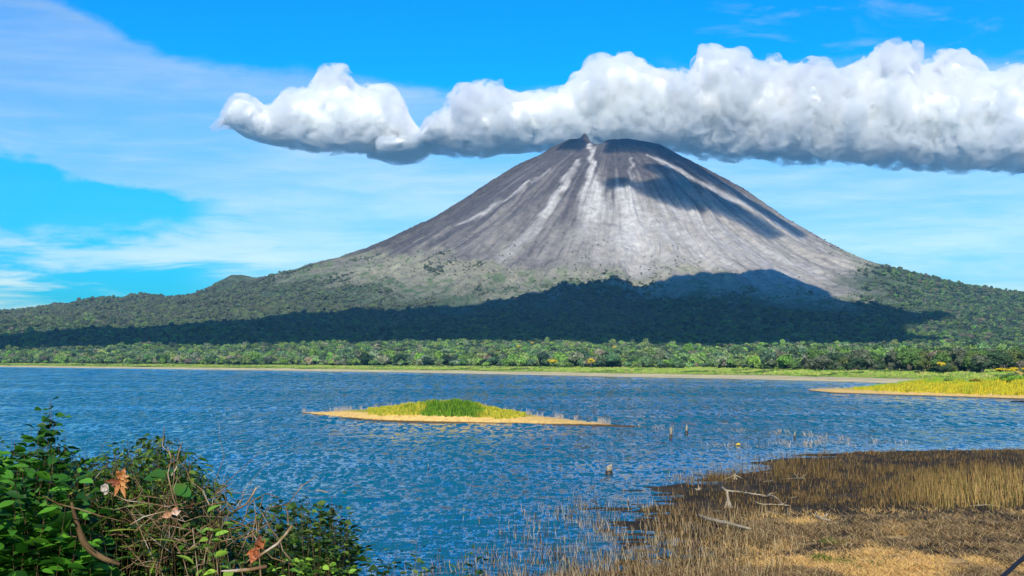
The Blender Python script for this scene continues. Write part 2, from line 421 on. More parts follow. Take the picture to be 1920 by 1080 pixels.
WZ = waves(WX, WY, WD) - 0.04
water = mesh_np('water', np.stack([WX.ravel(), WY.ravel(), WZ.ravel()], 1), grid_faces(len(waz), len(wd)), wm, smooth=True, attrs={'calm': (sst(shore_s(WX, WY), -130, -30) * sst(WY, 560, 700)).ravel()})
tag(water, 'choppy blue lake water between the reeds and the far shore', 'lake', kind='structure')

# ------------------------------------------------------------------ shared small builders
def attr_mat(name, attr='tint', rough=0.9, spec=0.2, typ='GEOMETRY', trans=0.0, mult=None):
    m, t, b = mat(name, rough, spec)
    a = t.new('ShaderNodeAttribute', attribute_name=attr, attribute_type=typ)
    colr = a.outputs['Color']
    if mult: colr = t.mix(1.0, colr, mult(t), 'MULTIPLY')
    t.inp(b, 'Base Color', colr)
    if trans:
        out = m.node_tree.nodes['Material Output']
        tr = t.new('ShaderNodeBsdfTranslucent', i_Color=colr)
        mx = t.new('ShaderNodeMixShader'); mx.inputs[0].default_value = trans
        t.l.new(b.outputs[0], mx.inputs[1]); t.l.new(tr.outputs[0], mx.inputs[2]); t.l.new(mx.outputs[0], out.inputs[0])
    return m
def tube(P, rad, sides=6, seed=0, rough=0.12, cap=True):
    """tapered tube through points P with radii rad -> V, F (quads)"""
    P = [Vector(p) for p in P]; rg = random.Random(seed); V = []; Fc = []
    for i, p in enumerate(P):
        d = (P[min(i + 1, len(P) - 1)] - P[max(i - 1, 0)]).normalized()
        u = d.cross(Vector((0.13, 0.37, 0.92)) if abs(d.z) < .95 else Vector((1, 0, 0))).normalized(); v = d.cross(u)
        for k in range(sides):
            a = 2 * math.pi * k / sides; r = rad[i] * (1 + rg.uniform(-rough, rough))
            V.append(p + (u * math.cos(a) + v * math.sin(a)) * r)
    for i in range(len(P) - 1):
        for k in range(sides):
            a = i * sides + k; b_ = i * sides + (k + 1) % sides
            Fc.append((a, b_, b_ + sides, a + sides))
    if cap:
        for base, rev in ((0, True), ((len(P) - 1) * sides, False)):
            c = len(V); V.append(P[0] if rev else P[-1])
            for k in range(0, sides, 2):
                q = (base + k, base + (k + 1) % sides, base + (k + 2) % sides, c)
                Fc.append(q[::-1] if rev else q)
    return np.array([tuple(v) for v in V]), np.array(Fc)
def merge(parts):
    V = []; Fc = []; n = 0
    for v, f in parts: V.append(v); Fc.append(f + n); n += len(v)
    return np.concatenate(V), np.concatenate(Fc)
def wig(a, b, n, amp, seed=0):
    rg = random.Random(seed); a = Vector(a); b = Vector(b); L = (b - a).length
    out = [a]
    for i in range(1, n): out.append(a.lerp(b, i / n) + Vector((rg.uniform(-1, 1), rg.uniform(-1, 1), rg.uniform(-1, 1))) * amp * L)
    return out + [b]
def crown(seed, n, leaf, flat=0.75, lobes=7, core=True):
    """leafy crown of unit radius standing on z=0: leaf clumps spread over several lobes, plus a few inner faces"""
    g = np.random.default_rng(seed)
    C0 = [(0, 0, flat, 0.62)]
    for i in range(lobes):
        a = g.uniform(0, 2 * math.pi); rr_ = g.uniform(0.35, 0.68)
        C0.append((rr_ * math.cos(a), rr_ * math.sin(a), flat * g.uniform(0.55, 1.25), g.uniform(0.26, 0.46)))
    C0 = np.array(C0)
    ch = g.choice(len(C0), n, p=C0[:, 3] ** 2 / (C0[:, 3] ** 2).sum())
    d = g.normal(size=(n, 3)); d[:, 2] = d[:, 2] * 0.9 + 0.25; d /= np.linalg.norm(d, axis=1)[:, None]
    rad = C0[ch, 3] * g.uniform(0.72, 1.08, n)
    p = C0[ch, :3] + d * rad[:, None] * np.array([1, 1, 0.72])
    nrm = d + g.normal(size=(n, 3)) * 0.45; nrm /= np.linalg.norm(nrm, axis=1)[:, None]
    up = g.normal(size=(n, 3)); u = np.cross(nrm, up); u /= np.linalg.norm(u, axis=1)[:, None]; v = np.cross(nrm, u)
    s1 = (leaf * g.uniform(0.6, 1.3, n))[:, None]; s2 = (leaf * g.uniform(0.5, 1.0, n))[:, None]
    V = np.stack([p - u * s1 - v * s2 * .4, p + u * s1 * .2 - v * s2, p + u * s1 + v * s2 * .3, p - u * s1 * .3 + v * s2], 1).reshape(-1, 3)
    Fc = np.arange(4 * n).reshape(n, 4)
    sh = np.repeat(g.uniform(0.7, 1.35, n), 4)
    if core:
        parts = [(V, Fc)]; extra = 0
        for c in C0:
            lat = np.linspace(-1.2, 1.4, 5); q = []
            for la in lat:
                for k in range(7):
                    a = 2 * math.pi * k / 7; q.append((c[0] + math.cos(a) * math.cos(la) * c[3] * .8, c[1] + math.sin(a) * math.cos(la) * c[3] * .8, c[2] + math.sin(la) * c[3] * .55))
            f = [(i * 7 + k, i * 7 + (k + 1) % 7, (i + 1) * 7 + (k + 1) % 7, (i + 1) * 7 + k) for i in range(4) for k in range(7)]
            parts.append((np.array(q), np.array(f))); extra += len(q)
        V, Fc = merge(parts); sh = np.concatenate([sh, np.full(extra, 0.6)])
    V[:, 2] = np.maximum(V[:, 2], 0.02)
    return V, Fc, sh
def point_instances(name, P, scale, tint, protos, matr, kind='stuff', lean=0.15, seed=1):
    """ONE object: many copies of small meshes at points (ground cover / far wood)"""
    g = bpy.data.node_groups.new(name, 'GeometryNodeTree')
    g.interface.new_socket('Geometry', in_out='INPUT', socket_type='NodeSocketGeometry')
    g.interface.new_socket('Geometry', in_out='OUTPUT', socket_type='NodeSocketGeometry')
    t = NT(g); gi = t.new('NodeGroupInput'); go = t.new('NodeGroupOutput')
    jn = t.new('GeometryNodeJoinGeometry')
    for k, pr in enumerate(protos):
        oi = t.new('GeometryNodeObjectInfo'); oi.inputs['Object'].default_value = pr
        sel = t.new('FunctionNodeCompare', data_type='INT', operation='EQUAL')
        na = t.new('GeometryNodeInputNamedAttribute', data_type='INT'); na.inputs[0].default_value = 'pick'
        t.l.new(na.outputs[0], sel.inputs[2]); sel.inputs[3].default_value = k
        ip = t.new('GeometryNodeInstanceOnPoints'); t.l.new(gi.outputs[0], ip.inputs['Points']); t.l.new(sel.outputs[0], ip.inputs['Selection'])
        t.l.new(oi.outputs['Geometry'], ip.inputs['Instance'])
        ns = t.new('GeometryNodeInputNamedAttribute', data_type='FLOAT_VECTOR'); ns.inputs[0].default_value = 'size'
        t.l.new(ns.outputs[0], ip.inputs['Scale'])
        nr = t.new('GeometryNodeInputNamedAttribute', data_type='FLOAT_VECTOR'); nr.inputs[0].default_value = 'turn'
        t.l.new(nr.outputs[0], ip.inputs['Rotation'])
        t.l.new(ip.outputs[0], jn.inputs[0])
    t.l.new(jn.outputs[0], go.inputs[0])
    n = len(P); gg = np.random.default_rng(seed)
    me = bpy.data.meshes.new(name); me.vertices.add(n); me.vertices.foreach_set('co', np.asarray(P, np.float32).ravel())
    a = me.attributes.new('pick', 'INT', 'POINT'); a.data.foreach_set('value', gg.integers(0, len(protos), n).astype(np.int32))
    a = me.attributes.new('size', 'FLOAT_VECTOR', 'POINT'); a.data.foreach_set('vector', np.asarray(scale, np.float32).ravel())
    rt = np.stack([gg.normal(size=n) * lean * .5, gg.normal(size=n) * lean * .5, gg.uniform(0, 6.28, n)], 1)
    a = me.attributes.new('turn', 'FLOAT_VECTOR', 'POINT'); a.data.foreach_set('vector', rt.astype(np.float32).ravel())
    a = me.attributes.new('tint', 'FLOAT_COLOR', 'POINT'); a.data.foreach_set('color', np.concatenate([tint, np.ones((n, 1))], 1).astype(np.float32).ravel())
    me.materials.append(matr)
    o = bpy.data.objects.new(name, me); C.objects.link(o)
    md = o.modifiers.new('scatter', 'NODES'); md.node_group = g
    o['kind'] = kind
    return o
def palette(cols, n, g, jit=0.18, p=None):
    cols = np.array(cols); k = g.choice(len(cols), n, p=p)
    return (cols[k] * g.uniform(1 - jit, 1 + jit, (n, 1)) * g.uniform(1 - jit * .4, 1 + jit * .4, (n, 3))).clip(0, 1)
HIDE = bpy.data.collections.new('prototypes')       # meshes used by the scatters; not linked to the scene

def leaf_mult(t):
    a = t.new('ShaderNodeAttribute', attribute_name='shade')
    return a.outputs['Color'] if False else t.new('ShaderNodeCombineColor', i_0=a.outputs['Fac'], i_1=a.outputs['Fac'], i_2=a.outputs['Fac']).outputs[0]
wood_leaf = attr_mat('far_wood_leaves', 'tint', 0.9, 0.1, 'INSTANCER', mult=leaf_mult)
protos = []
for k in range(5):
    V, Fc, sh = crown(500 + k, 260, 0.15, flat=(0.62, 0.8, 0.55, 0.9, 0.5)[k], lobes=(7, 6, 8, 5, 9)[k])
    protos.append(mesh_np('crown_prototype', V, Fc, wood_leaf, attrs={'shade': sh}, link=False))

# ------------------------------------------------------------------ far wood on the plain and slopes
g = np.random.default_rng(5)
GREENS = [(0.065, 0.115, 0.04), (0.05, 0.085, 0.045), (0.115, 0.165, 0.05), (0.10, 0.125, 0.07), (0.14, 0.125, 0.085), (0.10, 0.18, 0.035), (0.022, 0.04, 0.022)]
def scatter_fan(n, d0, d1, amax=R(22)):
    u = g.uniform(0, 1, n); d = np.sqrt(d0 ** 2 + u * (d1 ** 2 - d0 ** 2)); a = g.uniform(-amax, amax, n)
    return np.tan(a) * d, d
x, y = scatter_fan(190000, 900, 6900, R(21))
s = shore_s(x, y); r, th_ = cone_parts(x, y)
nn1 = fbm(x / 160, y / 160, 4, 60); nn2 = fbm(x / 60, y / 60, 3, 401)
edge = 170 + 30 * nn2
vr = 1180 + 260 * nn1 + 260 * sst(th_, 0.0, 0.5) * sst(th_, 1.0, 0.72) - 330 * sst(th_, 1.1, 1.4)
farl = sst(th_, -0.9, -1.3)
nn5 = fbm(x / 260, y / 260, 3, 402)
dens = sst(r + 750 * sst(th_, 0.42, 0.8) * sst(r, 1150, 1420) + 420 * nn2 + 500 * nn5, vr + 150, vr + 1150) * 0.93 + 0.07 * sst(r, vr - 250, vr)
dens = np.clip(dens, 0, 1)
keep = (s > edge) & (g.uniform(0, 1, len(x)) < dens * np.where(y > 3800, 0.85, 1.0))
x, y, s, r, nn1, nn2, dn, th_ = [q[keep] for q in (x, y, s, r, nn1, nn2, dens, th_)]
z = H(x, y)
big_ = sst(dn, 0.1, 0.7)
rad_ = (3.4 + 6.6 * g.uniform(0, 1, len(x)) ** 1.7) * (0.40 + 0.60 * big_)
rad_ = np.where(y > 3800, rad_ * 1.2, rad_)
hgt = rad_ * g.uniform(0.8, 1.35, len(x)) + np.where(g.uniform(size=len(x)) < .08, 4.0, 0.0) * big_
tint = palette(GREENS, len(x), g, 0.30, p=[.2, .18, .16, .1, .05, .17, .14])
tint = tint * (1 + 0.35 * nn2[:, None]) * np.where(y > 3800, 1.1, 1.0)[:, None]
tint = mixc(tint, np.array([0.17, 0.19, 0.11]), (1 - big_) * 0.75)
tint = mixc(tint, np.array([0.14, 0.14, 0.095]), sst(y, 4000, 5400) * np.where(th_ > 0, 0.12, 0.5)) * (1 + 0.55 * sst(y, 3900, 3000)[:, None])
# lift the crowns of the plain to stand on unseen stems
lift = np.where(s < 1500, g.uniform(1.0, 3.5, len(x)), 0.5)
# the nearest crowns become trees of their own
dist_o = np.hypot(x, y)
vis = np.abs(x / y) < 0.355
front = vis & (s < edge.min() + 400)
order = np.argsort(np.where(front & (dist_o > 0), dist_o, 1e9))
own = np.sort(order[:280])
rest = np.ones(len(x), bool); rest[own] = False
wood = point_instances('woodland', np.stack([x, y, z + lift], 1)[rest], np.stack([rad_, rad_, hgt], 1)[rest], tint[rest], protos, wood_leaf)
tag(wood, 'dense green forest of countless crowns covering the plain and the lower slopes of the volcano', 'forest')

tree_leaf = attr_mat('tree_leaves', 'leafcol', 0.85, 0.15)
bark, t, b = mat('pale_bark', 0.9, 0.1); b.inputs['Base Color'].default_value = (0.24, 0.20, 0.15, 1)
KINDS = [('dark green rounded tree in the belt of woodland along the far right shore', (0.045, 0.085, 0.035)),
         ('fresh green leafy tree in the belt of woodland along the far right shore', (0.095, 0.17, 0.04)),
         ('grey green dusty looking tree in the belt of woodland along the far right shore', (0.11, 0.13, 0.075)),
         ('brownish half bare tree in the belt of woodland along the far right shore', (0.20, 0.16, 0.11)),
         ('olive green bushy tree in the belt of woodland along the far right shore', (0.10, 0.13, 0.035))]
def trunk_mesh(seed):
    rg = random.Random(seed); parts = [tube(wig((0, 0, -0.3), (rg.uniform(-.1, .1), rg.uniform(-.1, .1), 0.75), 3, 0.05, seed), [0.075, 0.055, 0.045, 0.03], 6, seed)]
    for k in range(5):
        a = rg.uniform(0, 6.28); parts.append(tube(wig((0, 0, rg.uniform(.15, .45)), (math.cos(a) * .5, math.sin(a) * .5, rg.uniform(.7, .95)), 3, 0.06, seed + k), [0.035, 0.028, 0.018, 0.008], 5, seed + k))
    return merge(parts)
crown_me = {}; trunk_me = []
for v in range(4):
    V, Fc = trunk_mesh(60 + v); o = mesh_np('trunk', V, Fc, bark, link=False); trunk_me.append(o.data)
def crown_data(kind, v, colr):
    if (kind, v) not in crown_me:
        V, Fc, sh = crown(700 + v * 13 + kind, 620, 0.085, flat=(0.8, 1.0, 0.65, 0.9)[v], lobes=(8, 7, 10, 6)[v])
        V[:, 2] += 0.25
        gg = np.random.default_rng(v + kind * 5)
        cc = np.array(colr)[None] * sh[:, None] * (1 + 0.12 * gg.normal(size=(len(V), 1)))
        crown_me[(kind, v)] = mesh_np('crown', V, Fc, tree_leaf, attrs={'leafcol': cc.clip(0, 1)}, link=False).data
    return crown_me[(kind, v)]
def tree(px_, py_, pz_, rad, h, kind, v, label, group, colr, name='tree'):
    e = empty(name, (px_, py_, pz_), random.uniform(0, 6.28)); e.scale = (rad, rad, h)
    for nm, d in (('trunk', trunk_me[v]), ('crown', crown_data(kind, v, colr))):
        c = bpy.data.objects.new(nm, d); C.objects.link(c); c.parent = e
    return tag(e, label, 'tree', group)
for i, k in enumerate(own):
    kd = random.choices(range(5), [.26, .24, .2, .08, .22])[0]
    rd_ = rad_[k] * random.uniform(0.85, 1.15)
    pxk = 960 + x[k] / y[k] * F; hk = rd_ * random.uniform(0.85, 1.2)
    where = ['left of the spit', 'above the bare spit tip', 'above the grassy spit start', 'above the spit middle', 'behind the spit bushes', 'at the right edge'][int(np.searchsorted([1500, 1600, 1700, 1790, 1880], pxk))]
    row = 'front row' if s[k] < edge.min() + 30 else ('second row' if s[k] < edge.min() + 75 else ('third row' if s[k] < edge.min() + 120 else 'back rows'))
    lbl = ['dark green rounded tree', 'fresh green leafy tree', 'dusty grey green tree', 'brownish half bare tree', 'olive bushy tree'][kd]
    lbl = ('small ' if rd_ < 4.6 else ('big ' if rd_ > 6.6 else 'middling ')) + lbl + ', ' + row + ' of the far woods, ' + where
    tree(x[k], y[k], z[k], rd_, hk, kd, i % 4, lbl, 'trees in the woodland belt on the far shore', KINDS[kd][1])
# yellow flowering trees
YEL = [(673, 665, 'leftmost small yellow flowering tree in the far woodland belt'), (763, 665, 'small yellow flowering tree just left of the largest left hand yellow tree'), (792, 668, 'largest yellow flowering tree of the far left woodland, left of the island'),
       (820, 663, 'small yellow flowering tree just right of the large one above the islet'), (858, 662, 'yellow flowering tree in the woodland directly above the grassy islet'), (892, 663, 'yellow flowering tree in the woodland right above the islet end'),
       (928, 660, 'yellow flowering tree left of the sunlit bright green patch of woods'), (975, 652, 'yellow tree low in the sunlit bright green patch of woods'), (998, 645, 'yellow tree on top of the sunlit bright green patch of woods'), (1024, 647, 'yellow tree at the right end of the sunlit bright green patch'),
       (1036, 681, 'golden yellow flowering tree at the front edge of the woods below the summit'), (1108, 677, 'slender yellow flowering tree with pale trunk at the woodland edge'), (1137, 671, 'flat topped yellow flowering tree right of the slender one'), (1152, 654, 'tiny yellow flowering tree near the edge of the cloud shadow'),
       (1600, 657, 'yellow flowering tree on the crest of the right hand woods'), (1585, 669, 'small bright yellow green tree below the crest of the right hand woods'), (1737, 655, 'yellow green tree on the crest of the far right woods'), (1757, 657, 'yellow green tree at the right end of the crest of the woods'), (1765, 675, 'small yellow tree halfway down the far right woods')]
for i, (px_, py_, lb) in enumerate(YEL):
    d = ray(px_, py_); best = None
    for D in np.linspace(1000, 5200, 1400):
        tt = D / d.y; X_ = d.x * tt; Z_ = CAMZ + d.z * tt
        sx = float(shore_s(np.array([X_]), np.array([D]))[0])
        if sx > 165 and Z_ <= float(H(np.array([X_]), np.array([D]))[0]) + 11.5: best = (X_, D); break
    if best is None: continue
    X_, D = best; zt = float(H(np.array([X_]), np.array([D]))[0]); rd_ = max(D / 1650.0 * 5.0, 3.2)
    tree(X_, D, zt + 4.0, rd_ * (1.35 if i in (2, 10) else 1.0) * random.uniform(.8, 1.1), rd_ * 0.7 + 1.6, 9 if i != 15 else 8, i % 4, lb, 'yellow flowering trees in the far woods', (0.62, 0.47, 0.03) if i not in (15, 16, 17) else (0.50, 0.55, 0.03), 'flowering_tree')

# ------------------------------------------------------------------ tall grass and low scrub behind the far beach
def tuft(seed, n, w, h, lean):
    gg = np.random.default_rng(seed); a = gg.uniform(0, 6.28, n); r0 = gg.uniform(0, .8, n); b0 = np.stack([np.cos(a) * r0, np.sin(a) * r0, np.zeros(n)], 1)
    tip = b0 + np.stack([gg.normal(size=n) * lean, gg.normal(size=n) * lean, gg.uniform(.6, 1.15, n) * h], 1)
    an = gg.uniform(0, 6.28, n); sd2 = np.stack([np.cos(an), np.sin(an), np.zeros(n)], 1) * w
    V = np.stack([b0 - sd2, b0 + sd2, tip + sd2 * .35, tip - sd2 * .35], 1).reshape(-1, 3)
    return V, np.arange(4 * n).reshape(n, 4), np.repeat(gg.uniform(.75, 1.3, n), 4)
gp = []
for k in range(4):
    V, Fc, sh = tuft(90 + k, 46, 0.10, 1.0, 0.35); gp.append(mesh_np('tuft_prototype', V, Fc, wood_leaf, attrs={'shade': sh}, link=False))
xx, yy = scatter_fan(420000, 820, 3300, R(21)); s = shore_s(xx, yy); n3_ = fbm(xx / 40, yy / 25, 3, 55); n4_ = fbm(xx / 110, yy / 60, 3, 56)
keep = (s > 76 + 12 * n3_) & (s < 300) & (g.uniform(0, 1, len(xx)) < np.where(s < 120, 0.55, 0.9))
xx, yy, s, n3_, n4_ = [q[keep] for q in (xx, yy, s, n3_, n4_)]
tall = 0.5 + 1.6 * sst(s + 40 * n4_, 90, 150)
scl = np.stack([g.uniform(1.4, 3.0, len(xx))] * 2 + [tall * g.uniform(.7, 1.3, len(xx))], 1)
tn = palette([(0.30, 0.44, 0.06), (0.40, 0.46, 0.10), (0.20, 0.36, 0.05), (0.46, 0.44, 0.14)], len(xx), g, 0.15)
dk = (n3_ > 0.30) & (s > 70); tn[dk] *= np.array([.28, .36, .5]); scl[dk] *= np.array([1.2, 1.2, 1.1])
gr = point_instances('shore_grass', np.stack([xx, yy, H(xx, yy) - .1], 1), scl, tn, gp, wood_leaf, seed=3)
tag(gr, 'bright green tall grass and low scrub behind the pale beach of the far shore', 'grass')

# ------------------------------------------------------------------ generic low land strip (islet, spit) built from its water line and crest
def ground_mat(name, bump=0.06, sc=3.0):
    m, t, b = mat(name, 0.95, 0.1)
    at = t.new('ShaderNodeAttribute', attribute_name='albedo'); geo = t.new('ShaderNodeNewGeometry')
    nz = t.noise(geo.outputs['Position'], sc, 8, 0.7)
    t.inp(b, 'Base Color', t.mix(1.0, at.outputs['Color'], t.ramp(nz, [(0.3, (0.6, 0.6, 0.6)), (0.52, (1, 1, 1)), (0.75, (1.35, 1.33, 1.3))]), 'MULTIPLY'))
    bp = t.new('ShaderNodeBump', i_Height=nz); bp.inputs['Strength'].default_value = 0.9; bp.inputs['Distance'].default_value = bump
    t.inp(b, 'Normal', bp.outputs[0]); return m
sandm = ground_mat('sandy_ground', 0.12, 1.2)
def strip(name, front, crest, widths, nu=420, nv=90, seed=1):
    """front: photo px water line; crest: photo px crest line at the mid depth; widths: full depth in metres at each front px"""
    fx = np.array([p[0] for p in front], float); u = np.linspace(fx[0], fx[-1], nu)
    fy = np.interp(u, fx, [p[1] for p in front]); cy = np.interp(u, [p[0] for p in crest], [p[1] for p in crest]); wd_ = np.interp(u, fx, widths)
    X = np.zeros((nu, nv)); Y = X.copy(); Z = X.copy()
    vv = np.linspace(-0.25, 1.25, nv)
    for i in range(nu):
        p = on_z(u[i], fy[i]); D = p.y + wd_[i] * 0.5
        hc = max(CAMZ - (cy[i] - 672) / F * D, 0.05)
        X[i] = p.x * (1 + (vv * wd_[i]) / p.y * 1.0); Y[i] = p.y + vv * wd_[i]
        pr = np.where((vv > 0) & (vv < 1), np.sin(np.clip(vv, 0, 1) * math.pi) ** 0.85, -0.4 * np.abs(vv - 0.5))
        Z[i] = hc * pr
    Z += 0.10 * fbm(X / 3.0, Y / 3.0, 4, seed) * sst(Z, -0.1, 0.6) + 0.03 * fbm(X / .8, Y / .8, 3, seed + 4)
    Z = np.where(Z < 0.02, Z - 0.25, Z)
    return X, Y, Z, np.broadcast_to(u[:, None], X.shape), np.broadcast_to(vv[None], X.shape)
def blades(name, B, T, Wd, colr, matr, bend=0.0, seed=0, kind='stuff', parent=None, droop=None):
    """ribbons from root B to tip T (n,3), width Wd (n) -> one mesh"""
    n = len(B); gg = np.random.default_rng(seed); an = gg.uniform(-0.7, 0.7, n)
    sd_ = np.stack([np.cos(an), np.sin(an), np.zeros(n)], 1) * (Wd * 0.5)[:, None]
    M = (B + T) / 2 + (np.stack([gg.normal(size=n), gg.normal(size=n), np.zeros(n)], 1) * bend)
    if droop is not None: M[:, 2] += droop
    V = np.stack([B - sd_, B + sd_, M - sd_ * .8, M + sd_ * .8, T - sd_ * .25, T + sd_ * .25], 1).reshape(-1, 3)
    i = np.arange(n)[:, None] * 6
    Fc = np.concatenate([i + np.array([0, 1, 3, 2]), i + np.array([2, 3, 5, 4])])
    return mesh_np(name, V, Fc, matr, parent=parent, attrs={'tint': np.repeat(colr, 6, 0)})
blade_m = attr_mat('dry_blades', 'tint', 0.85, 0.15, trans=0.25)

# islet
iX, iY, iZ, iU, iV = strip('islet', [(560, 774.5), (620, 781), (700, 788), (800, 791), (900, 793), (1000, 795.5), (1100, 797.5), (1220, 801.5)],
                   [(560, 773.5), (620, 771.5), (680, 767.5), (740, 762.5), (790, 759), (850, 758), (900, 763), (960, 773), (1050, 785), (1150, 796), (1220, 801)],
                   [3, 12, 22, 26, 26, 20, 12, 2])
ca = np.zeros(iX.shape + (3,)) + c3(0.74, 0.47, 0.15)
ca = mixc(ca, c3(0.10, 0.06, 0.03), sst(iZ + 0.10 * fbm(iX / 2, iY / 2, 3, 3), 0.28, 0.10))
ca = mixc(ca, c3(0.34, 0.33, 0.04), sst(iZ, 1.2, 1.7))
isl = mesh_np('islet', np.stack([iX.ravel(), iY.ravel(), iZ.ravel()], 1), grid_faces(*iX.shape), sandm, smooth=True, attrs={'albedo': ca.reshape(-1, 3)})
tag(isl, 'small low sandy islet in the middle of the lake', 'islet', kind='structure')
def plant_on(X, Y, Z, n, test, seed):
    gg = np.random.default_rng(seed); i = gg.integers(0, X.shape[0] - 1, n); j = gg.integers(0, X.shape[1] - 1, n); a = gg.uniform(0, 1, n); b_ = gg.uniform(0, 1, n)
    def q(A): return A[i, j] * (1 - a) * (1 - b_) + A[i + 1, j] * a * (1 - b_) + A[i, j + 1] * (1 - a) * b_ + A[i + 1, j + 1] * a * b_
    P = np.stack([q(X), q(Y), q(Z)], 1); k = test(q, P); return P[k], q, k
def grass_patch(name, X, Y, Z, U, Vv, n, test, hfun, cfun, w, seed, label):
    gg = np.random.default_rng(seed + 1)
    P, q, k = plant_on(X, Y, Z, n, test, seed); u = q(U)[k]; v = q(Vv)[k]
    h = hfun(u, v, P) * gg.uniform(.6, 1.25, len(P))
    T = P + np.stack([gg.normal(size=len(P)) * .18 * h, gg.normal(size=len(P)) * .18 * h, h], 1)
    o = blades(name, P - np.array([0, 0, .05]), T, np.full(len(P), w) * gg.uniform(.7, 1.3, len(P)), cfun(u, v, P, gg).clip(0, 1), blade_m, bend=.05, seed=seed)
    return tag(o, label, 'grass', kind='stuff')
def isl_col(u, v, P, gg):
    n = len(u); c = palette([(0.52, 0.45, 0.03), (0.66, 0.52, 0.06), (0.34, 0.38, 0.03), (0.2, 0.22, 0.02)], n, gg)
    core = sst(np.exp(-((u - 840) / 75) ** 2) + .55 * fbm(P[:, 0] / 4, P[:, 1] / 5, 3, 88), .35, .75) * sst(v, 0.75, 0.45)
    gcol = palette([(0.10, 0.22, 0.015), (0.17, 0.31, 0.02), (0.05, 0.12, 0.01)], n, gg)
    return mixc(c, gcol, np.clip(core * 1.1 + 0.35 * fbm(P[:, 0] / 3, P[:, 1] / 3, 3, 8), 0, 1))
grass_patch('islet_grass', iX, iY, iZ, iU, iV, 60000,
            lambda q, P: (P[:, 2] > 1.0 + .35 * fbm(P[:, 0] / 3, P[:, 1] / 3, 3, 4)) & (q(iU) > 690) & (q(iU) < 985), lambda u, v, P: (0.30 + 0.70 * np.exp(-((u - 840) / 85) ** 2)) * (0.65 + .75 * sst(fbm(P[:, 0] / 1.6, P[:, 1] / 3, 3, 66), -.3, .4)), isl_col, 0.16, 31,
            'yellow green grass on the crest of the sandy islet, deep green in its middle')
grass_patch('dry_stalks', iX, iY, iZ, iU, iV, 16000, lambda q, P: (P[:, 2] > 0.1) & (q(iV) > 0.45) & (np.abs(fbm(q(iU) / 14, q(iU) * 0, 3, 9)) > .12), lambda u, v, P: 0.25 + 0.9 * (fbm(u / 9, u * 0, 2, 19) > .12),
            lambda u, v, P, gg: palette([(0.50, 0.44, 0.38), (0.34, 0.28, 0.22)], len(u), gg), 0.045, 33, 'pale dry stalks along the back edge of the islet')

# right hand spit
pX, pY, pZ, pU, pV = strip('spit', [(1515, 732), (1560, 736.5), (1640, 739), (1700, 741), (1800, 744), (1920, 748.5), (2060, 754)],
                   [(1515, 731), (1560, 729), (1640, 726), (1700, 720), (1760, 716), (1850, 717), (1920, 714), (2060, 712)], [3, 40, 60, 70, 80, 90, 100], nu=500, nv=120, seed=7)
ca = np.zeros(pX.shape + (3,)) + c3(0.78, 0.50, 0.17)
ca = mixc(ca, c3(0.10, 0.07, 0.04), sst(pZ, 0.24, 0.08)); ca = mixc(ca, c3(0.50, 0.42, 0.03), sst(pZ, 1.0, 1.6))
sp1 = mesh_np('spit', np.stack([pX.ravel(), pY.ravel(), pZ.ravel()], 1), grid_faces(*pX.shape), sandm, smooth=True, attrs={'albedo': ca.reshape(-1, 3)})
tag(sp1, 'sandy spit reaching into the lake from the right', 'spit', kind='structure')
grass_patch('spit_grass', pX, pY, pZ, pU, pV, 60000, lambda q, P: (P[:, 2] > 1.0 + .5 * fbm(P[:, 0] / 6, P[:, 1] / 6, 3, 4)) & (q(pU) > 1600), lambda u, v, P: (0.5 + 0.6 * sst(u, 1600, 1750)) * (0.4 + 1.2 * sst(fbm(P[:, 0] / 3, P[:, 1] / 6, 3, 67), -.3, .4)),
            lambda u, v, P, gg: mixc(palette([(0.70, 0.52, 0.02), (0.58, 0.50, 0.03), (0.42, 0.42, 0.03), (0.30, 0.26, 0.02)], len(u), gg), np.array([0.25, 0.40, 0.03]), np.clip(sst(v, 0.30, 0.5) * 0.8 + .5 * fbm(P[:, 0] / 5, P[:, 1] / 8, 3, 71), 0, 1)), 0.26, 35,
            'yellow and green grass covering the back of the sandy spit')
grass_patch('dry_stalks', pX, pY, pZ, pU, pV, 9000, lambda q, P: (P[:, 2] > 0.1) & (q(pV) > 0.4) & (q(pU) < 1660), lambda u, v, P: 0.3 + 0.5 * (fbm(u / 6, u * 0, 2, 19) > 0), lambda u, v, P, gg: palette([(0.50, 0.44, 0.38), (0.34, 0.28, 0.22)], len(u), gg), 0.10, 37, 'pale dry stalks at the tip of the sandy spit')
shrub_leaf = tree_leaf
def strip_z(X, Y, Z, U, px_, v):
    i = int(np.argmin(np.abs(U[:, 0] - px_))); j = int((v + .25) / 1.5 * (X.shape[1] - 1)); return Vector((X[i, j], Y[i, j], Z[i, j]))
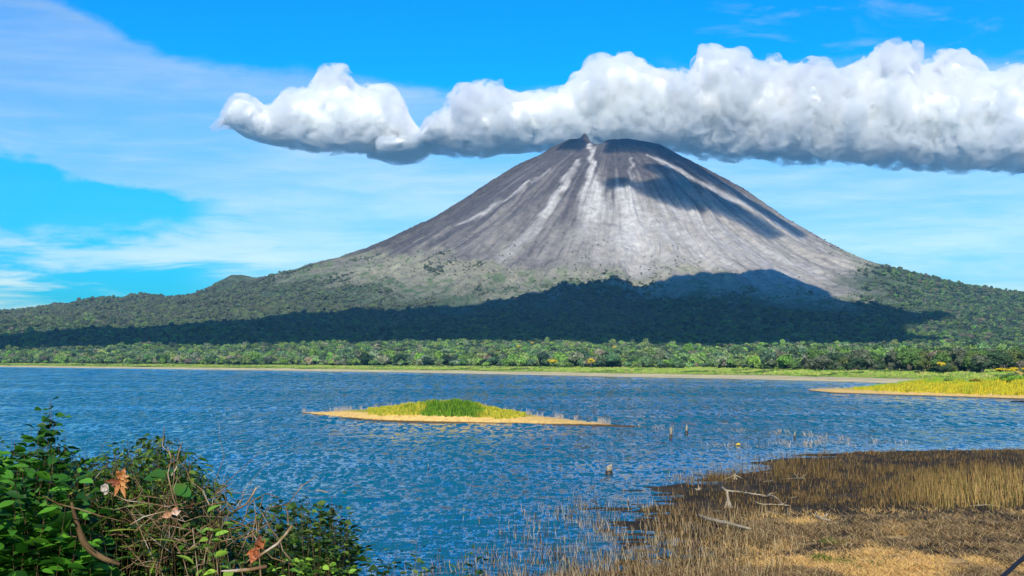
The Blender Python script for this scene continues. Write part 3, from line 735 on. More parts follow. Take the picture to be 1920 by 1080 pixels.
SHR = [(1697, .55, 1.6, .9, (0.28, 0.28, 0.03), 'small olive bush at the left end of the spit grass'), (1655, .5, 2.2, .9, (0.20, 0.30, 0.03), 'low green bush nearest the tip of the spit'), (1780, .50, 2.6, 1.6, (0.12, 0.17, 0.03), 'dark olive bush in the middle of the spit grass, leftmost of three'),
       (1800, .55, 2.2, 1.3, (0.22, 0.18, 0.02), 'dark golden bush in the middle of the spit grass'), (1828, .5, 2.6, 1.6, (0.20, 0.16, 0.02), 'brown gold bush right of the middle of the spit grass'), (1842, .5, 1.8, 1.5, (0.3, 0.26, 0.02), 'small upright golden bush next to the brown gold one'),
       (1885, .42, 3.6, 2.4, (0.10, 0.20, 0.02), 'big glossy green bush at the foot of the yellow tree'), (1903, .38, 4.2, 3.0, (0.12, 0.24, 0.02), 'bright green bush right beside the yellow tree trunk'), (1870, .40, 2.4, 1.6, (0.16, 0.28, 0.02), 'low bright green bush left of the yellow tree'), (1918, .42, 3.6, 2.2, (0.14, 0.24, 0.02), 'green bush cut by the right edge of the picture'), (1930, .5, 3.5, 3.0, (0.12, 0.22, 0.02), 'green bush just past the right edge')]
for i, (px_, v_, rd_, hh_, cc, lb) in enumerate(SHR):
    p = strip_z(pX, pY, pZ, pU, px_, v_); e = empty('bush', p, i * 1.3)
    V, Fc, sh = crown(900 + i, 700, 0.10, flat=0.5, lobes=8); V[:, 0] *= rd_; V[:, 1] *= rd_; V[:, 2] *= hh_
    mesh_np('foliage', V, Fc, tree_leaf, parent=e, attrs={'leafcol': (np.array(cc)[None] * sh[:, None] * 1.3).clip(0, 1)})
    V, Fc = merge([tube(wig((0, 0, -.2), (math.cos(k) * rd_ * .5, math.sin(k) * rd_ * .5, hh_ * .8), 3, .08, k), [.08, .06, .04, .02], 5, k) for k in range(6)])
    mesh_np('stems', V, Fc, bark, parent=e); tag(e, lb, 'bush', 'bushes on the spit')
# flat topped yellow tree on the spit
p = strip_z(pX, pY, pZ, pU, 1917, .45); D = p.y; m_ = D / F
e = empty('flowering_tree', p)
ht = (714 - 690) * m_
tr = [tube(wig((0, 0, -.3), (-.4, 0, ht * .72), 4, .03, 3), [.42, .34, .3, .26, .2], 8, 3)]
tips = [(-7.2, 0.5, ht * .98), (-5.0, -.6, ht * .9), (-2.5, 1, ht * 1.02), (1.0, -.5, ht), (3.6, .6, ht * .97), (5.5, 0, ht * .9)]
for k, q in enumerate(tips): tr.append(tube(wig((-.3, 0, ht * random.uniform(.5, .68)), q, 4, .05, 20 + k), [.2, .15, .12, .08, .03], 6, k))
V, Fc = merge(tr); ym, t, b = mat('yellow_bark', 0.9, 0.1); b.inputs['Base Color'].default_value = (0.45, 0.33, 0.10, 1)
mesh_np('trunk', V, Fc, ym, parent=e)
Vs = []; sh_ = []
for k, q in enumerate(tips):
    V, Fc, sh = crown(950 + k, 260, 0.13, flat=.3, lobes=5, core=False); V *= np.array([2.3, 2.0, 1.3]); V += np.array(q) - np.array([0, 0, .6]); Vs.append((V, Fc)); sh_.append(sh)
V, Fc = merge(Vs); mesh_np('crown', V, Fc, tree_leaf, parent=e, attrs={'leafcol': (np.array([0.62, 0.46, 0.02])[None] * np.concatenate(sh_)[:, None]).clip(0, 1)})
tag(e, 'flat topped yellow flowering tree standing on the spit at the right edge', 'tree')
# white bird at the water's edge of the spit
p = on_z(1856, 745.5); e = empty('water_bird', p)
wmt, t, b = mat('white_feathers', 0.8, 0.2); b.inputs['Base Color'].default_value = (0.85, 0.82, 0.78, 1)
body = tube([(-.62, 0, .55), (-.45, 0, .62), (-.1, 0, .72), (.2, 0, .80), (.34, 0, 1.0), (.30, 0, 1.22), (.38, 0, 1.36), (.50, 0, 1.36), (.66, 0, 1.30)], [.03, .13, .20, .15, .07, .05, .07, .05, .01], 10, 2, 0.0)
mesh_np('body', *body, wmt, parent=e, smooth=True)
lg = merge([tube([(-.05, s_, -.15), (-.03, s_, .3), (-.05, s_, .62)], [.02, .02, .03], 5, 1, 0) for s_ in (-.07, .07)])
mesh_np('legs', *lg, bark, parent=e); tag(e, 'tiny white wading bird at the water edge of the spit', 'bird')

# ------------------------------------------------------------------ near shore: bank, mud flat
NW = [(2300, 836), (2000, 841), (1920, 843), (1800, 845), (1650, 846.5), (1560, 850), (1500, 857), (1478, 868), (1440, 879), (1400, 887), (1330, 897), (1290, 906), (1262, 925), (1242, 945), (1210, 960), (1228, 985), (1242, 1003), (1236, 1022), (1215, 1045), (1150, 1072), (1040, 1100), (800, 1130), (300, 1160), (-300, 1220)]
NWp = np.array([tuple(on_z(x_, y_))[:2] for x_, y_ in NW])
poly = np.concatenate([NWp, [(-90, -30), (160, -30)]])
def land_sd(X, Y):
    ins = np.zeros(X.shape, bool); dist = np.full(X.shape, 1e9)
    for i in range(len(poly)):
        a, b2 = poly[i - 1], poly[i]
        with np.errstate(divide='ignore', invalid='ignore'):
            xi = (b2[0] - a[0]) * (Y - a[1]) / (b2[1] - a[1]) + a[0]
        ins ^= ((a[1] > Y) != (b2[1] > Y)) & (X < xi)
        v = b2 - a; tt = np.clip(((X - a[0]) * v[0] + (Y - a[1]) * v[1]) / ((v ** 2).sum() + 1e-9), 0, 1)
        dist = np.minimum(dist, np.hypot(X - a[0] - tt * v[0], Y - a[1] - tt * v[1]))
    return np.where(ins, dist, -dist)
def NH(X, Y):
    X = np.asarray(X, float); Y = np.asarray(Y, float)
    sdn = land_sd(X, Y) + 1.6 * fbm(X / 5, Y / 5, 3, 301)
    z = np.clip(sdn * 0.03, -1.2, 0.38) + 0.07 * fbm(X / 3, Y / 3, 4, 302) * sst(sdn, -4, 2) + 0.16 * fbm(X / 14, Y / 14, 3, 303) * sst(sdn, 3, 14)
    bank = np.interp(Y, [-30, 2, 10, 30, 55, 78, 92], [12.2, 12.0, 11.1, 7.0, 2.6, 0.35, 0.0])
    return z + bank
gu = np.linspace(-34, 62, 520); gv = np.concatenate([np.linspace(-25, 90, 90), np.linspace(91, 250, 620)])
NX, NY = np.meshgrid(gu, gv, indexing='ij')
NX = np.where(NY > 60, NX * np.maximum(NY / 130, 0.75) + 22 * sst(NY, 60, 140), NX)
NZ = NH(NX, NY)
PXn = 960 + NX / NY.clip(1) * F; PYn = 672 + (CAMZ - NZ) / NY.clip(1) * F
f1 = fbm(NX / 6, NY / 9, 4, 311); f2 = fbm(NX / 2.2, NY / 3, 4, 312)
na = np.zeros(NX.shape + (3,)) + c3(0.035, 0.025, 0.015)
na = mixc(na, c3(0.08, 0.06, 0.035), sst(f2, -0.2, 0.5) * 0.7)
gold = sst(f1 + .7 * f2, 0.05, 0.30) * sst(PYn, 955, 990) * sst(PXn, 1330, 1500)
na = mixc(na, c3(0.60, 0.40, 0.17), gold * .95)
na = mixc(na, c3(0.11, 0.11, 0.05), sst(NY, 90, 70))
mud = ground_mat('marsh_ground', 0.25, 1.6)
shore_o = mesh_np('ground', np.stack([NX.ravel(), NY.ravel(), NZ.ravel()], 1), grid_faces(*NX.shape), mud, smooth=True, attrs={'albedo': na.reshape(-1, 3)})
tag(shore_o, 'brown muddy marsh ground of the near shore', 'ground', kind='structure')

g = np.random.default_rng(77)
def near_pts(n, d0=88, d1=235, p0=560, p1=2000):
    D = 1 / g.uniform(1 / d1, 1 / d0, n); D = np.where(g.uniform(size=n) < .5, D, g.uniform(d0, d1, n)); px_ = g.uniform(p0, p1, n)
    X = (px_ - 960) / F * D; Z = NH(X, D); s_n = land_sd(X, D)
    return X, D, Z, s_n, px_, 672 + (CAMZ - np.maximum(Z, 0)) / D * F
def add_blades(name, keep, P, h, lean, wdt, cols, seed, label, cat='reeds', bend=.06, droop=None, jit=.25):
    P = P[keep]; h = h[keep]; n = len(P); gg = np.random.default_rng(seed)
    ln = lean[keep] if hasattr(lean, '__len__') else np.full(n, lean)
    a = gg.uniform(0, 6.28, n); T = P + np.stack([np.cos(a) * ln * h, np.sin(a) * ln * h, h], 1)
    c = palette(cols, n, gg, jit) if not callable(cols) else cols(P, gg)
    c = np.clip(c * np.array([1.08, .98, .80]), 0, 1)
    o = blades(name, P - np.array([0, 0, .08]), T, wdt * gg.uniform(.6, 1.4, n), c, blade_m, bend=bend, seed=seed, droop=None if droop is None else droop * gg.uniform(0, 1, n))
    return tag(o, label, cat, kind='stuff')
# still, pale water among the reeds, behind the islet's lee
me_w = water.data; nvw = len(me_w.vertices); cw = np.zeros(nvw, np.float32); me_w.attributes['calm'].data.foreach_get('value', cw)
sel = WY.ravel() < 330; cx_, cy_ = WX.ravel()[sel], WY.ravel()[sel]; ls_ = land_sd(cx_, cy_)
c2_ = sst(ls_ + 9 * fbm(cx_ / 14, cy_ / 22, 3, 371), -34, -3)
bar = on_z(1400, 820); c2_ = np.maximum(c2_, .8 * np.exp(-((cy_ - 265) / 34) ** 2) * sst(cx_, 16, 30) * (0.6 + .6 * fbm(cx_ / 9, cy_ / 20, 3, 372)))
c2_ = np.maximum(c2_, .75 * np.exp(-((cy_ - 312) / 12) ** 2) * sst(np.abs(cx_ + 6), 36, 20))
cw[sel] = np.maximum(cw[sel], np.clip(c2_, 0, 1)); me_w.attributes['calm'].data.foreach_set('value', cw)
# standing reeds on the back of the flat
X, D, Z, sn, px_, py_ = near_pts(260000)
P = np.stack([X, D, np.maximum(Z, 0)], 1); m1 = fbm(X / 7, D / 12, 4, 321); m2 = fbm(X / 2, D / 3, 3, 322)
back = sst(py_, 962, 935) * (sn > -0.5)
leftz = (px_ < 1480) & (sn > -.5)
tallz = sst(px_, 1540, 1840) * sst(py_, 862, 900)
dens = back * (0.55 + 0.6 * m1 + .35 * tallz) * .9
dens = np.where(leftz & (py_ > 905), 0.10 + .22 * (m1 > 0), dens)
cl_ = fbm(X / 1.1, D / 2.2, 3, 323)
dens = dens * (0.12 + 0.75 * sst(cl_, -.25, .3))
h = (0.55 + .6 * sst(cl_, -.3, .4)) * (0.45 + 0.75 * tallz + .35 * sst(px_, 1650, 1500) * sst(py_, 950, 880)) * g.uniform(.6, 1.3, len(X))
def reedcol(P, gg):
    n = len(P); pxq = 960 + P[:, 0] / P[:, 1] * F; pyq = 672 + (CAMZ - P[:, 2]) / P[:, 1] * F
    c = palette([(0.16, 0.105, 0.045), (0.09, 0.062, 0.026), (0.25, 0.175, 0.08), (0.045, 0.03, 0.014)], n, gg, .25)
    gdc = palette([(0.55, 0.39, 0.17), (0.34, 0.235, 0.09), (0.18, 0.16, 0.045)], n, gg, .2)
    k = sst(pxq, 1560, 1860) * sst(pyq, 868, 915) * (gg.uniform(size=n) < .6)
    return mixc(c, gdc, k)
add_blades('standing_reeds', (g.uniform(size=len(X)) < dens) & (py_ < 1080), P, h, 0.18, 0.046, reedcol, 401, 'brown and straw coloured reeds standing on the near mud flat')
# pale drowned reeds and stubs in shallow water
X, D, Z, sn, px_, py_ = near_pts(120000, 88, 215, 600, 1950)
m1 = fbm(X / 6, D / 10, 4, 331); P = np.stack([X, D, np.maximum(Z, 0)], 1)
dens = sst(sn, -17 - 6 * m1, -1) ** 1.6 * (sn < .3) * (0.5 + 1.0 * (m1 > -.1)) * sst(py_, 880, 1010) * .22 * (0.3 + 1.3 * (fbm(X / 1.6, D / 3, 3, 332) > -.05))
dens = dens * np.where(px_ < 1230, .95, 1.0)
dens = np.maximum(dens, .22 * sst(sn, -9, -2) * (sn < 0) * (px_ > 1250) * (py_ < 905))
add_blades('drowned_reeds', g.uniform(size=len(X)) < dens, P, g.uniform(.2, .85, len(X)), 0.2, 0.036, [(0.09, 0.062, 0.04), (0.22, 0.175, 0.125), (0.025, 0.018, 0.012), (0.42, 0.37, 0.30)], 402, 'grey drowned reed stubs standing in the shallow water')
# long pale stems standing in the dark mud left of centre
X, D, Z, sn, px_, py_ = near_pts(42000, 88, 140, 1000, 1560)
P = np.stack([X, D, np.maximum(Z, 0)], 1)
dens = sst(sn, -2, 1) * sst(px_, 1560, 1380) * sst(py_, 945, 980) * .13
add_blades('pale_stems', g.uniform(size=len(X)) < dens, P, g.uniform(.4, 1.15, len(X)), 0.25, 0.040, [(0.22, 0.16, 0.09), (0.42, 0.33, 0.21), (0.08, 0.055, 0.03)], 403, 'pale dry stems standing in the dark mud')
# flattened straw lying over the right foreground
X, D, Z, sn, px_, py_ = near_pts(190000, 90, 145, 1180, 2000)
m1 = fbm(X / 4, D / 7, 4, 341); m2 = fbm(X / 1.2, D / 1.8, 3, 342)
P = np.stack([X, D, np.maximum(Z, 0) + g.uniform(0, .25, len(X)) * (m2 > -.1)], 1)
dens = sst(py_, 950, 985) * sst(px_, 1300, 1500) * (0.12 + .8 * sst(m2, -.25, .3)) * (0.55 + .45 * (m1 > -.15)) * .8 + .2 * sst(py_, 1045, 1070) * (sn > 0)
def straw(P, gg):
    n = len(P); f1_ = fbm(P[:, 0] / 6, P[:, 1] / 9, 4, 311); c = palette([(0.36, 0.25, 0.13), (0.18, 0.125, 0.065), (0.50, 0.38, 0.22), (0.07, 0.046, 0.024), (0.26, 0.20, 0.13)], n, gg, .2)
    return mixc(c, palette([(0.78, 0.53, 0.22), (0.62, 0.42, 0.17)], n, gg, .15), sst(f1_, -.02, .25) * (gg.uniform(size=n) < .85))
k = g.uniform(size=len(X)) < dens
add_blades('flattened_straw', k, P, g.uniform(.10, .32, len(X)), g.uniform(1.2, 4.5, len(X)), 0.034, straw, 404, 'tangled tan straw flattened over the near shore', 'straw', bend=.10, droop=.12)
# green tufts among the straw
for i, (qx, qy, rr_, lb) in enumerate([(1560, 1018, .85, 'small dark green grass tuft, furthest of those among the straw'), (1540, 1052, .8, 'dark green grass tuft, leftmost of the near three'), (1585, 1062, 1.1, 'longest dark green grass tuft in the straw, middle of the near three'), (1640, 1062, .8, 'dark green grass tuft, rightmost of the near three')]):
    p = on_z(qx, qy, .3); n = 1500; gg = np.random.default_rng(600 + i); r_ = np.sqrt(gg.uniform(size=n)) * rr_; a_ = gg.uniform(0, 6.28, n)
    B = np.stack([p.x + np.cos(a_) * r_, p.y + np.sin(a_) * r_ * 1.8, np.zeros(n)], 1); B[:, 2] = NH(B[:, 0], B[:, 1])
    Tt = B + np.stack([gg.normal(size=n) * .15, gg.normal(size=n) * .15, gg.uniform(.15, .42, n) * (1.1 - r_ / rr_ * .6)], 1)
    o = blades('grass_tuft', B, Tt, np.full(n, .02), palette([(0.06, 0.10, 0.012), (0.10, 0.15, 0.02), (0.16, 0.17, 0.03)], n, gg), blade_m, bend=.03, seed=i); tag(o, lb, 'grass tuft', 'green tufts in the straw')
# twiggy drowned bushes on the bar beyond
X, D, Z, sn, px_, py_ = near_pts(30000, 190, 320, 1190, 1700)
line_y = np.interp(px_, [1200, 1250, 1330, 1400, 1480, 1560, 1650, 1700], [800, 804, 805, 807, 812, 822, 829, 832])
py0 = 672 + CAMZ / D * F; m1 = fbm(px_ / 22, px_ * 0, 3, 351)
keep = (np.abs(py0 - line_y) < 2.2) & (g.uniform(size=len(X)) < .5 * sst(m1 + .5 * fbm(px_ / 5, px_ * 0, 2, 352), -.05, .35))
line2 = np.interp(px_, [1330, 1400, 1500, 1600, 1700], [834, 835, 832, 832, 829]); keep |= (np.abs(py0 - line2 + 3 * fbm(px_ / 30, px_ * 0, 3, 353)) < 4.5) & (px_ > 1310) & (g.uniform(size=len(X)) < .34 * sst(fbm(X / 2.5, D / 6, 3, 354), -.15, .3))
P = np.stack([X, D, X * 0], 1)
add_blades('drowned_twigs', keep, P, g.uniform(.15, .8, len(X)) * (0.6 + .6 * (m1 > .2)), .6, .05, [(0.40, 0.34, 0.30), (0.24, 0.19, 0.16), (0.55, 0.50, 0.46)], 405, 'pale drowned twigs on a sunken bar between the islet and the near shore', 'twigs')

# ------------------------------------------------------------------ drift wood, stumps
dw, t, b = mat('driftwood', 0.85, 0.15)
geo = t.new('ShaderNodeTexCoord'); nz = t.noise(t.mapping(geo.outputs['Object'], scale=(3, 3, 1.2)), 4.0, 6, .7)
t.inp(b, 'Base Color', t.ramp(nz, [(0.32, (0.10, 0.07, 0.04)), (0.5, (0.34, 0.27, 0.18)), (0.68, (0.54, 0.46, 0.34))]))
bp = t.new('ShaderNodeBump', i_Height=nz); bp.inputs['Distance'].default_value = .04; t.inp(b, 'Normal', bp.outputs[0])
wetw, t, b = mat('wet_dark_wood', 0.5, 0.4); b.inputs['Base Color'].default_value = (0.035, 0.024, 0.015, 1)
def gp_(px, py, lift=0.0):
    p = on_z(px, py, 0.0)
    for _ in range(4): p = on_z(px, py, max(float(NH(np.array([p.x]), np.array([p.y]))[0]), 0.0) + lift)
    return p
def post(px, base, top, rad, label, seed, tops=3):
    p = gp_(px, base); h = (base - top) * p.y / F
    e = empty('stump', p)
    parts = [tube([(0, 0, h * .34), (rad * .1, 0, h * .6), (rad * .25, 0, h * .8), (rad * .35, 0, h)], [rad, rad * .85, rad * .55, rad * .12], 9, seed, .16)]
    for k in range(tops): parts.append(tube([(math.cos(k * 2.1) * rad * .5, math.sin(k * 2.1) * rad * .5, h * .3), (math.cos(k * 2.1) * rad * .6, math.sin(k * 2.1) * rad * .5, h * (.6 + .12 * k)), (math.cos(k * 2.1) * rad * .5, 0, h * (.72 + .1 * k))], [rad * .5, rad * .35, rad * .06], 6, seed + k, .2))
    mesh_np('dry_top', *merge(parts), dw, parent=e)
    mesh_np('wet_foot', *tube([(0, 0, -.6), (0, 0, 0), (0, 0, h * .36)], [rad * 1.2, rad * 1.1, rad * 1.02], 9, seed, .12), wetw, parent=e)
    return tag(e, label, 'stump', 'dead stumps in the shallows')
post(1258, 823, 800, .26, 'pale jagged stump standing in the lake, left one of the pair', 1)
post(1287, 815, 795, .27, 'yellowish upright stump standing in the lake, right one of the pair', 2, 1)
post(1142, 889, 871, .42, 'short thick split stump alone in the water below the islet', 3, 4)
post(803, 880, 868, .05, 'thin stick poking out of the open water below the islet', 4, 1)
post(1178, 944, 931, .09, 'short dark stake in the drowned reeds', 5, 1)
post(1490, 823, 808, .18, 'small pale stump among the drowned twigs near the sunken bar', 6, 2)
post(1284, 888, 880, .06, 'tiny white stick in the water just left of the mud flat', 7, 1)
def log(pts, rads, label, seed, branches=(), name='driftwood_log', mtl=None, grp='driftwood on the near shore'):
    W = [gp_(x_, y_, l_) for x_, y_, l_ in pts]; o0 = W[0]; rads = [q * .66 for q in rads]
    fine = []; fr = []
    for i in range(len(W) - 1):
        q = wig(W[i] - o0, W[i + 1] - o0, 4, .012, seed + i); fine += q if i == 0 else q[1:]
        for j in range(len(q)):
            if i == 0 or j > 0: fr.append(rads[i] + (rads[i + 1] - rads[i]) * j / (len(q) - 1))
    parts = [tube(fine, fr, 8, seed, .18)]
    for (x1, y1, l1, x2, y2, l2, r_) in branches:
        a_, c_ = gp_(x1, y1, l1) - o0, gp_(x2, y2, 0) - o0; c_.z += l2
        c_ = Vector((a_.x + (x2 - x1) * W[0].y / F, a_.y + random.uniform(-.3, .3), a_.z + l2))
        parts.append(tube(wig(a_, c_, 3, .08, seed + int(x1)), [r_, r_ * .7, r_ * .5, r_ * .2], 6, seed, .15))
    o = mesh_np(name, *merge(parts), mtl or dw); o.location = o0
    return tag(o, label, 'driftwood', grp)
log([(1308, 966, .35), (1330, 974, .5), (1372, 983, .45), (1408, 992, .35)], [.10, .24, .21, .14], 'long straight pale log lying nearest in the dark reeds', 11, [(1311, 970, .2, 1311, 960, .35, .04), (1328, 976, .3, 1326, 970, .25, .04)])
log([(1418, 995, .08), (1445, 999, .15), (1475, 1005, .1), (1505, 1006, .08)], [.05, .08, .06, .03], 'thin crooked branch continuing right of the long straight log', 12, [(1440, 998, .1, 1452, 990, .3, .03), (1470, 1004, .1, 1462, 1012, .1, .03)])
log([(1353, 914, .4), (1362, 920, .45), (1385, 922, .3), (1410, 926, .3), (1436, 929, .15)], [.24, .17, .14, .13, .08], 'knobbly pale driftwood branch, uppermost of the large ones in the reeds', 13, [(1400, 924, .3, 1398, 918, .25, .06), (1415, 926, .3, 1420, 921, .35, .05), (1375, 921, .3, 1352, 925, -.1, .06)])
log([(1438, 927, .3), (1452, 931, .3), (1458, 935, .15), (1466, 943, .1)], [.09, .12, .10, .05], 'forked splintered driftwood end beside the knobbly branch', 14, [(1440, 928, .2, 1457, 928, .25, .07), (1448, 931, .2, 1430, 933, .0, .05), (1452, 932, .2, 1444, 936, -.1, .05)])
log([(1414, 940, .3), (1421, 943, .35), (1432, 946, .2), (1464, 946, .2), (1482, 948, .1)], [.05, .08, .09, .11, .05], 'wavy pale branch below the forked driftwood', 15, [(1462, 946, .2, 1474, 944, .2, .05)])
log([(1464, 898, .1), (1485, 897.5, .12), (1500, 897, .2), (1508, 897, .3)], [.05, .07, .14, .12], 'white dead branch with antler like twigs at its right end', 16, [(1493, 897, .2, 1497, 890, .65, .06), (1503, 897, .2, 1512, 889, .7, .06), (1500, 897, .2, 1489, 889, .5, .04), (1506, 898, .2, 1511, 901, -.2, .05)])
log([(1431, 903.5, .08), (1449, 901, .12)], [.06, .10], 'short straight pale stick left of the antler like branch', 17)
log([(1435, 958.5, .1), (1450, 961, .15), (1474, 965, .08)], [.05, .08, .06], 'smooth grey stick above the golden straw', 18)
log([(1480, 934, .1), (1495, 931.5, .1)], [.04, .07], 'small bowed pale stick right of the wavy branch', 19)
log([(1515, 933, .1), (1526, 930.5, .1)], [.04, .07], 'small pale stick furthest right in the standing reeds', 20)
log([(1531, 968, .3), (1540, 972, .3), (1558, 976, .15)], [.22, .14, .12], 'chunky weathered grey driftwood block at the edge of the golden straw', 21, [(1531, 968, .3, 1529, 962, .3, .12), (1545, 972, .2, 1552, 962, .45, .14), (1540, 972, .1, 1561, 979, -.1, .08)])
log([(1322, 962, .05), (1340, 958, .3), (1353, 958, .2), (1362, 961, .0)], [.025, .035, .035, .02], 'thin arched twig over the reeds by the forked snag', 22)
log([(1820, 949, .12), (1850, 946, .12), (1880, 951, .08)], [.06, .12, .05], 'flat pale plank like log below the golden reeds on the right', 23)
log([(588, 919, .02), (600, 920, .10), (622, 925, .02)], [.05, .13, .05], 'small grey log floating in the open water above the bush', 24, mtl=dw, grp='floating wood')
log([(1300, 890.5, .05), (1345, 893, .05), (1395, 891, .05)], [.05, .08, .05], 'long dark pole lying at the water line of the flat', 25, mtl=wetw)
log([(1287, 903, .04), (1330, 900, .06), (1372, 897, .05)], [.04, .07, .05], 'dark wet pole lying left of the spider shaped roots', 26, mtl=wetw)
log([(1895, 752.5, .15), (1935, 753, .2)], [.25, .5], 'dark log in the water at the right edge near the spit', 27, mtl=wetw, grp='floating wood')
# snag with splayed root feet
p = gp_(1366, 953); k = p.y / F; e = empty('snag', p)
parts = [tube(wig((0, 0, .1), (-2.2 * k, 0, 33 * k), 4, .02, 5), [.20, .16, .13, .12, .12], 8, 5, .12)]
for j, (dx_, dz) in enumerate(((-9, -2), (8, -2), (4, 0), (-3, -1))): parts.append(tube([(-.5 * k, 0, 15 * k), (dx_ * .45 * k, -.1 * j, 7 * k), (dx_ * k, -.3 * j, dz * k)], [.12, .10, .05], 6, j, .1))
mesh_np('trunk', *merge(parts[:1]), dw, parent=e); mesh_np('roots', *merge(parts[1:]), dw, parent=e); tag(e, 'upright dead snag with splayed root feet standing in the reeds', 'snag')
# spider shaped root cluster
p = gp_(1377, 899); k = p.y / F; e = bpy.data.objects
parts = []
for j, (x1, z1) in enumerate(((-22, 0), (-12, 1), (-5, -5), (0, -8), (6, -3), (13, 2), (3, 12))): parts.append(tube(wig((0, 0, 8 * k), (x1 * k, random.uniform(-.6, .3), z1 * k), 3, .07, j), [.09, .08, .06, .02], 6, j, .15))
o = mesh_np('root_cluster', *merge(parts), dw); o.location = p; tag(o, 'spider shaped tangle of pale roots at the water line', 'driftwood', 'driftwood on the near shore')
# upside down root by the shore and yellow float
p = gp_(1309, 919); k = p.y / F
parts = [tube(wig((0, 0, 0), (x1 * k, 0, z1 * k), 3, .08, j + 9), [.10, .07, .05, .02], 6, j, .15) for j, (x1, z1) in enumerate(((0, 10), (-6, 3), (7, 4), (-9, -2), (4, 7)))]
o = mesh_np('root_cluster', *merge(parts), dw); o.location = p; tag(o, 'small yellowish root stump at the left edge of the reeds', 'driftwood', 'driftwood on the near shore')
p = on_z(1384, 835.5); ylm, t, b = mat('yellow_wood', 0.7, .2); b.inputs['Base Color'].default_value = (0.70, 0.45, 0.06, 1)
V, Fc = tube([(-.36, 0, .0), (-.28, 0, .14), (0, .05, .24), (.25, 0, .2), (.38, 0, .02)], [.04, .16, .22, .17, .05], 9, 8, .1); o = mesh_np('floating_lump', V, Fc, ylm, smooth=True); o.location = p
tag(o, 'rounded yellow lump floating by the drowned twigs', 'driftwood', 'floating wood')
# dark cable crossing the bottom right corner
cbm, t, b = mat('black_rubber', 0.5, .4); b.inputs['Base Color'].default_value = (0.012, 0.013, 0.018, 1)
a_ = at_y(1850, 1108, 9.0); c_ = at_y(1960, 1012, 9.6)
V, Fc = tube([a_ + (a_ - c_) * 2.2, a_ + (a_ - c_) * .8, a_, a_.lerp(c_, .5) + Vector((0, 0, .006)), c_, c_ + (c_ - a_) * 2], [.014] * 6, 10, 1, 0.0)
V0 = V.mean(0); o = mesh_np('cable', V - V0, Fc, cbm, smooth=True); o.location = V0; tag(o, 'black cable slanting across the bottom right corner', 'cable')

# ------------------------------------------------------------------ foreground bushes
leaf_m = attr_mat('bush_leaves', 'leafcol', 0.5, 0.35, trans=0.28)
twig_m, t, b = mat('twig_bark', 0.85, .1); geo = t.new('ShaderNodeNewGeometry')
t.inp(b, 'Base Color', t.ramp(t.noise(geo.outputs['Position'], 12.0, 4, .6), [(0.35, (0.05, 0.028, 0.014)), (0.65, (0.17, 0.105, 0.05))]))
dry_m, t, b = mat('dry_twigs', 0.85, .1); geo = t.new('ShaderNodeNewGeometry')
t.inp(b, 'Base Color', t.ramp(t.noise(geo.outputs['Position'], 9.0, 4, .6), [(0.35, (0.10, 0.045, 0.02)), (0.55, (0.25, 0.16, 0.085)), (0.72, (0.55, 0.46, 0.36))]))
def leaf_shape(ln, wd, fold=.25, curl=.25, nseg=5):
    """one leaf along +X, folded on the midrib and curling down: verts, quads"""
    ts_ = np.linspace(0, 1, nseg + 1); wv_ = wd * np.sin(np.clip(ts_ * 1.03, 0, 1) * math.pi) ** .75 * (1 - .35 * ts_) * 1.15; wv_[0] = wd * .06; wv_[-1] = .001
    V = []
    for t_, w_ in zip(ts_, wv_):
        z0 = -curl * ln * t_ * t_
        V += [(t_ * ln, -w_, z0 + fold * w_), (t_ * ln, 0, z0), (t_ * ln, w_, z0 + fold * w_)]
    Fc = []
    for i in range(nseg):
        a = i * 3; Fc += [(a, a + 3, a + 4, a + 1), (a + 1, a + 4, a + 5, a + 2)]
    return np.array(V), np.array(Fc)
def inpoly(x_, y_, pl):
    r_ = False
    for i in range(len(pl)):
        a, c = pl[i - 1], pl[i]
        if (a[1] > y_) != (c[1] > y_) and x_ < (c[0] - a[0]) * (y_ - a[1]) / (c[1] - a[1]) + a[0]: r_ = not r_
    return r_
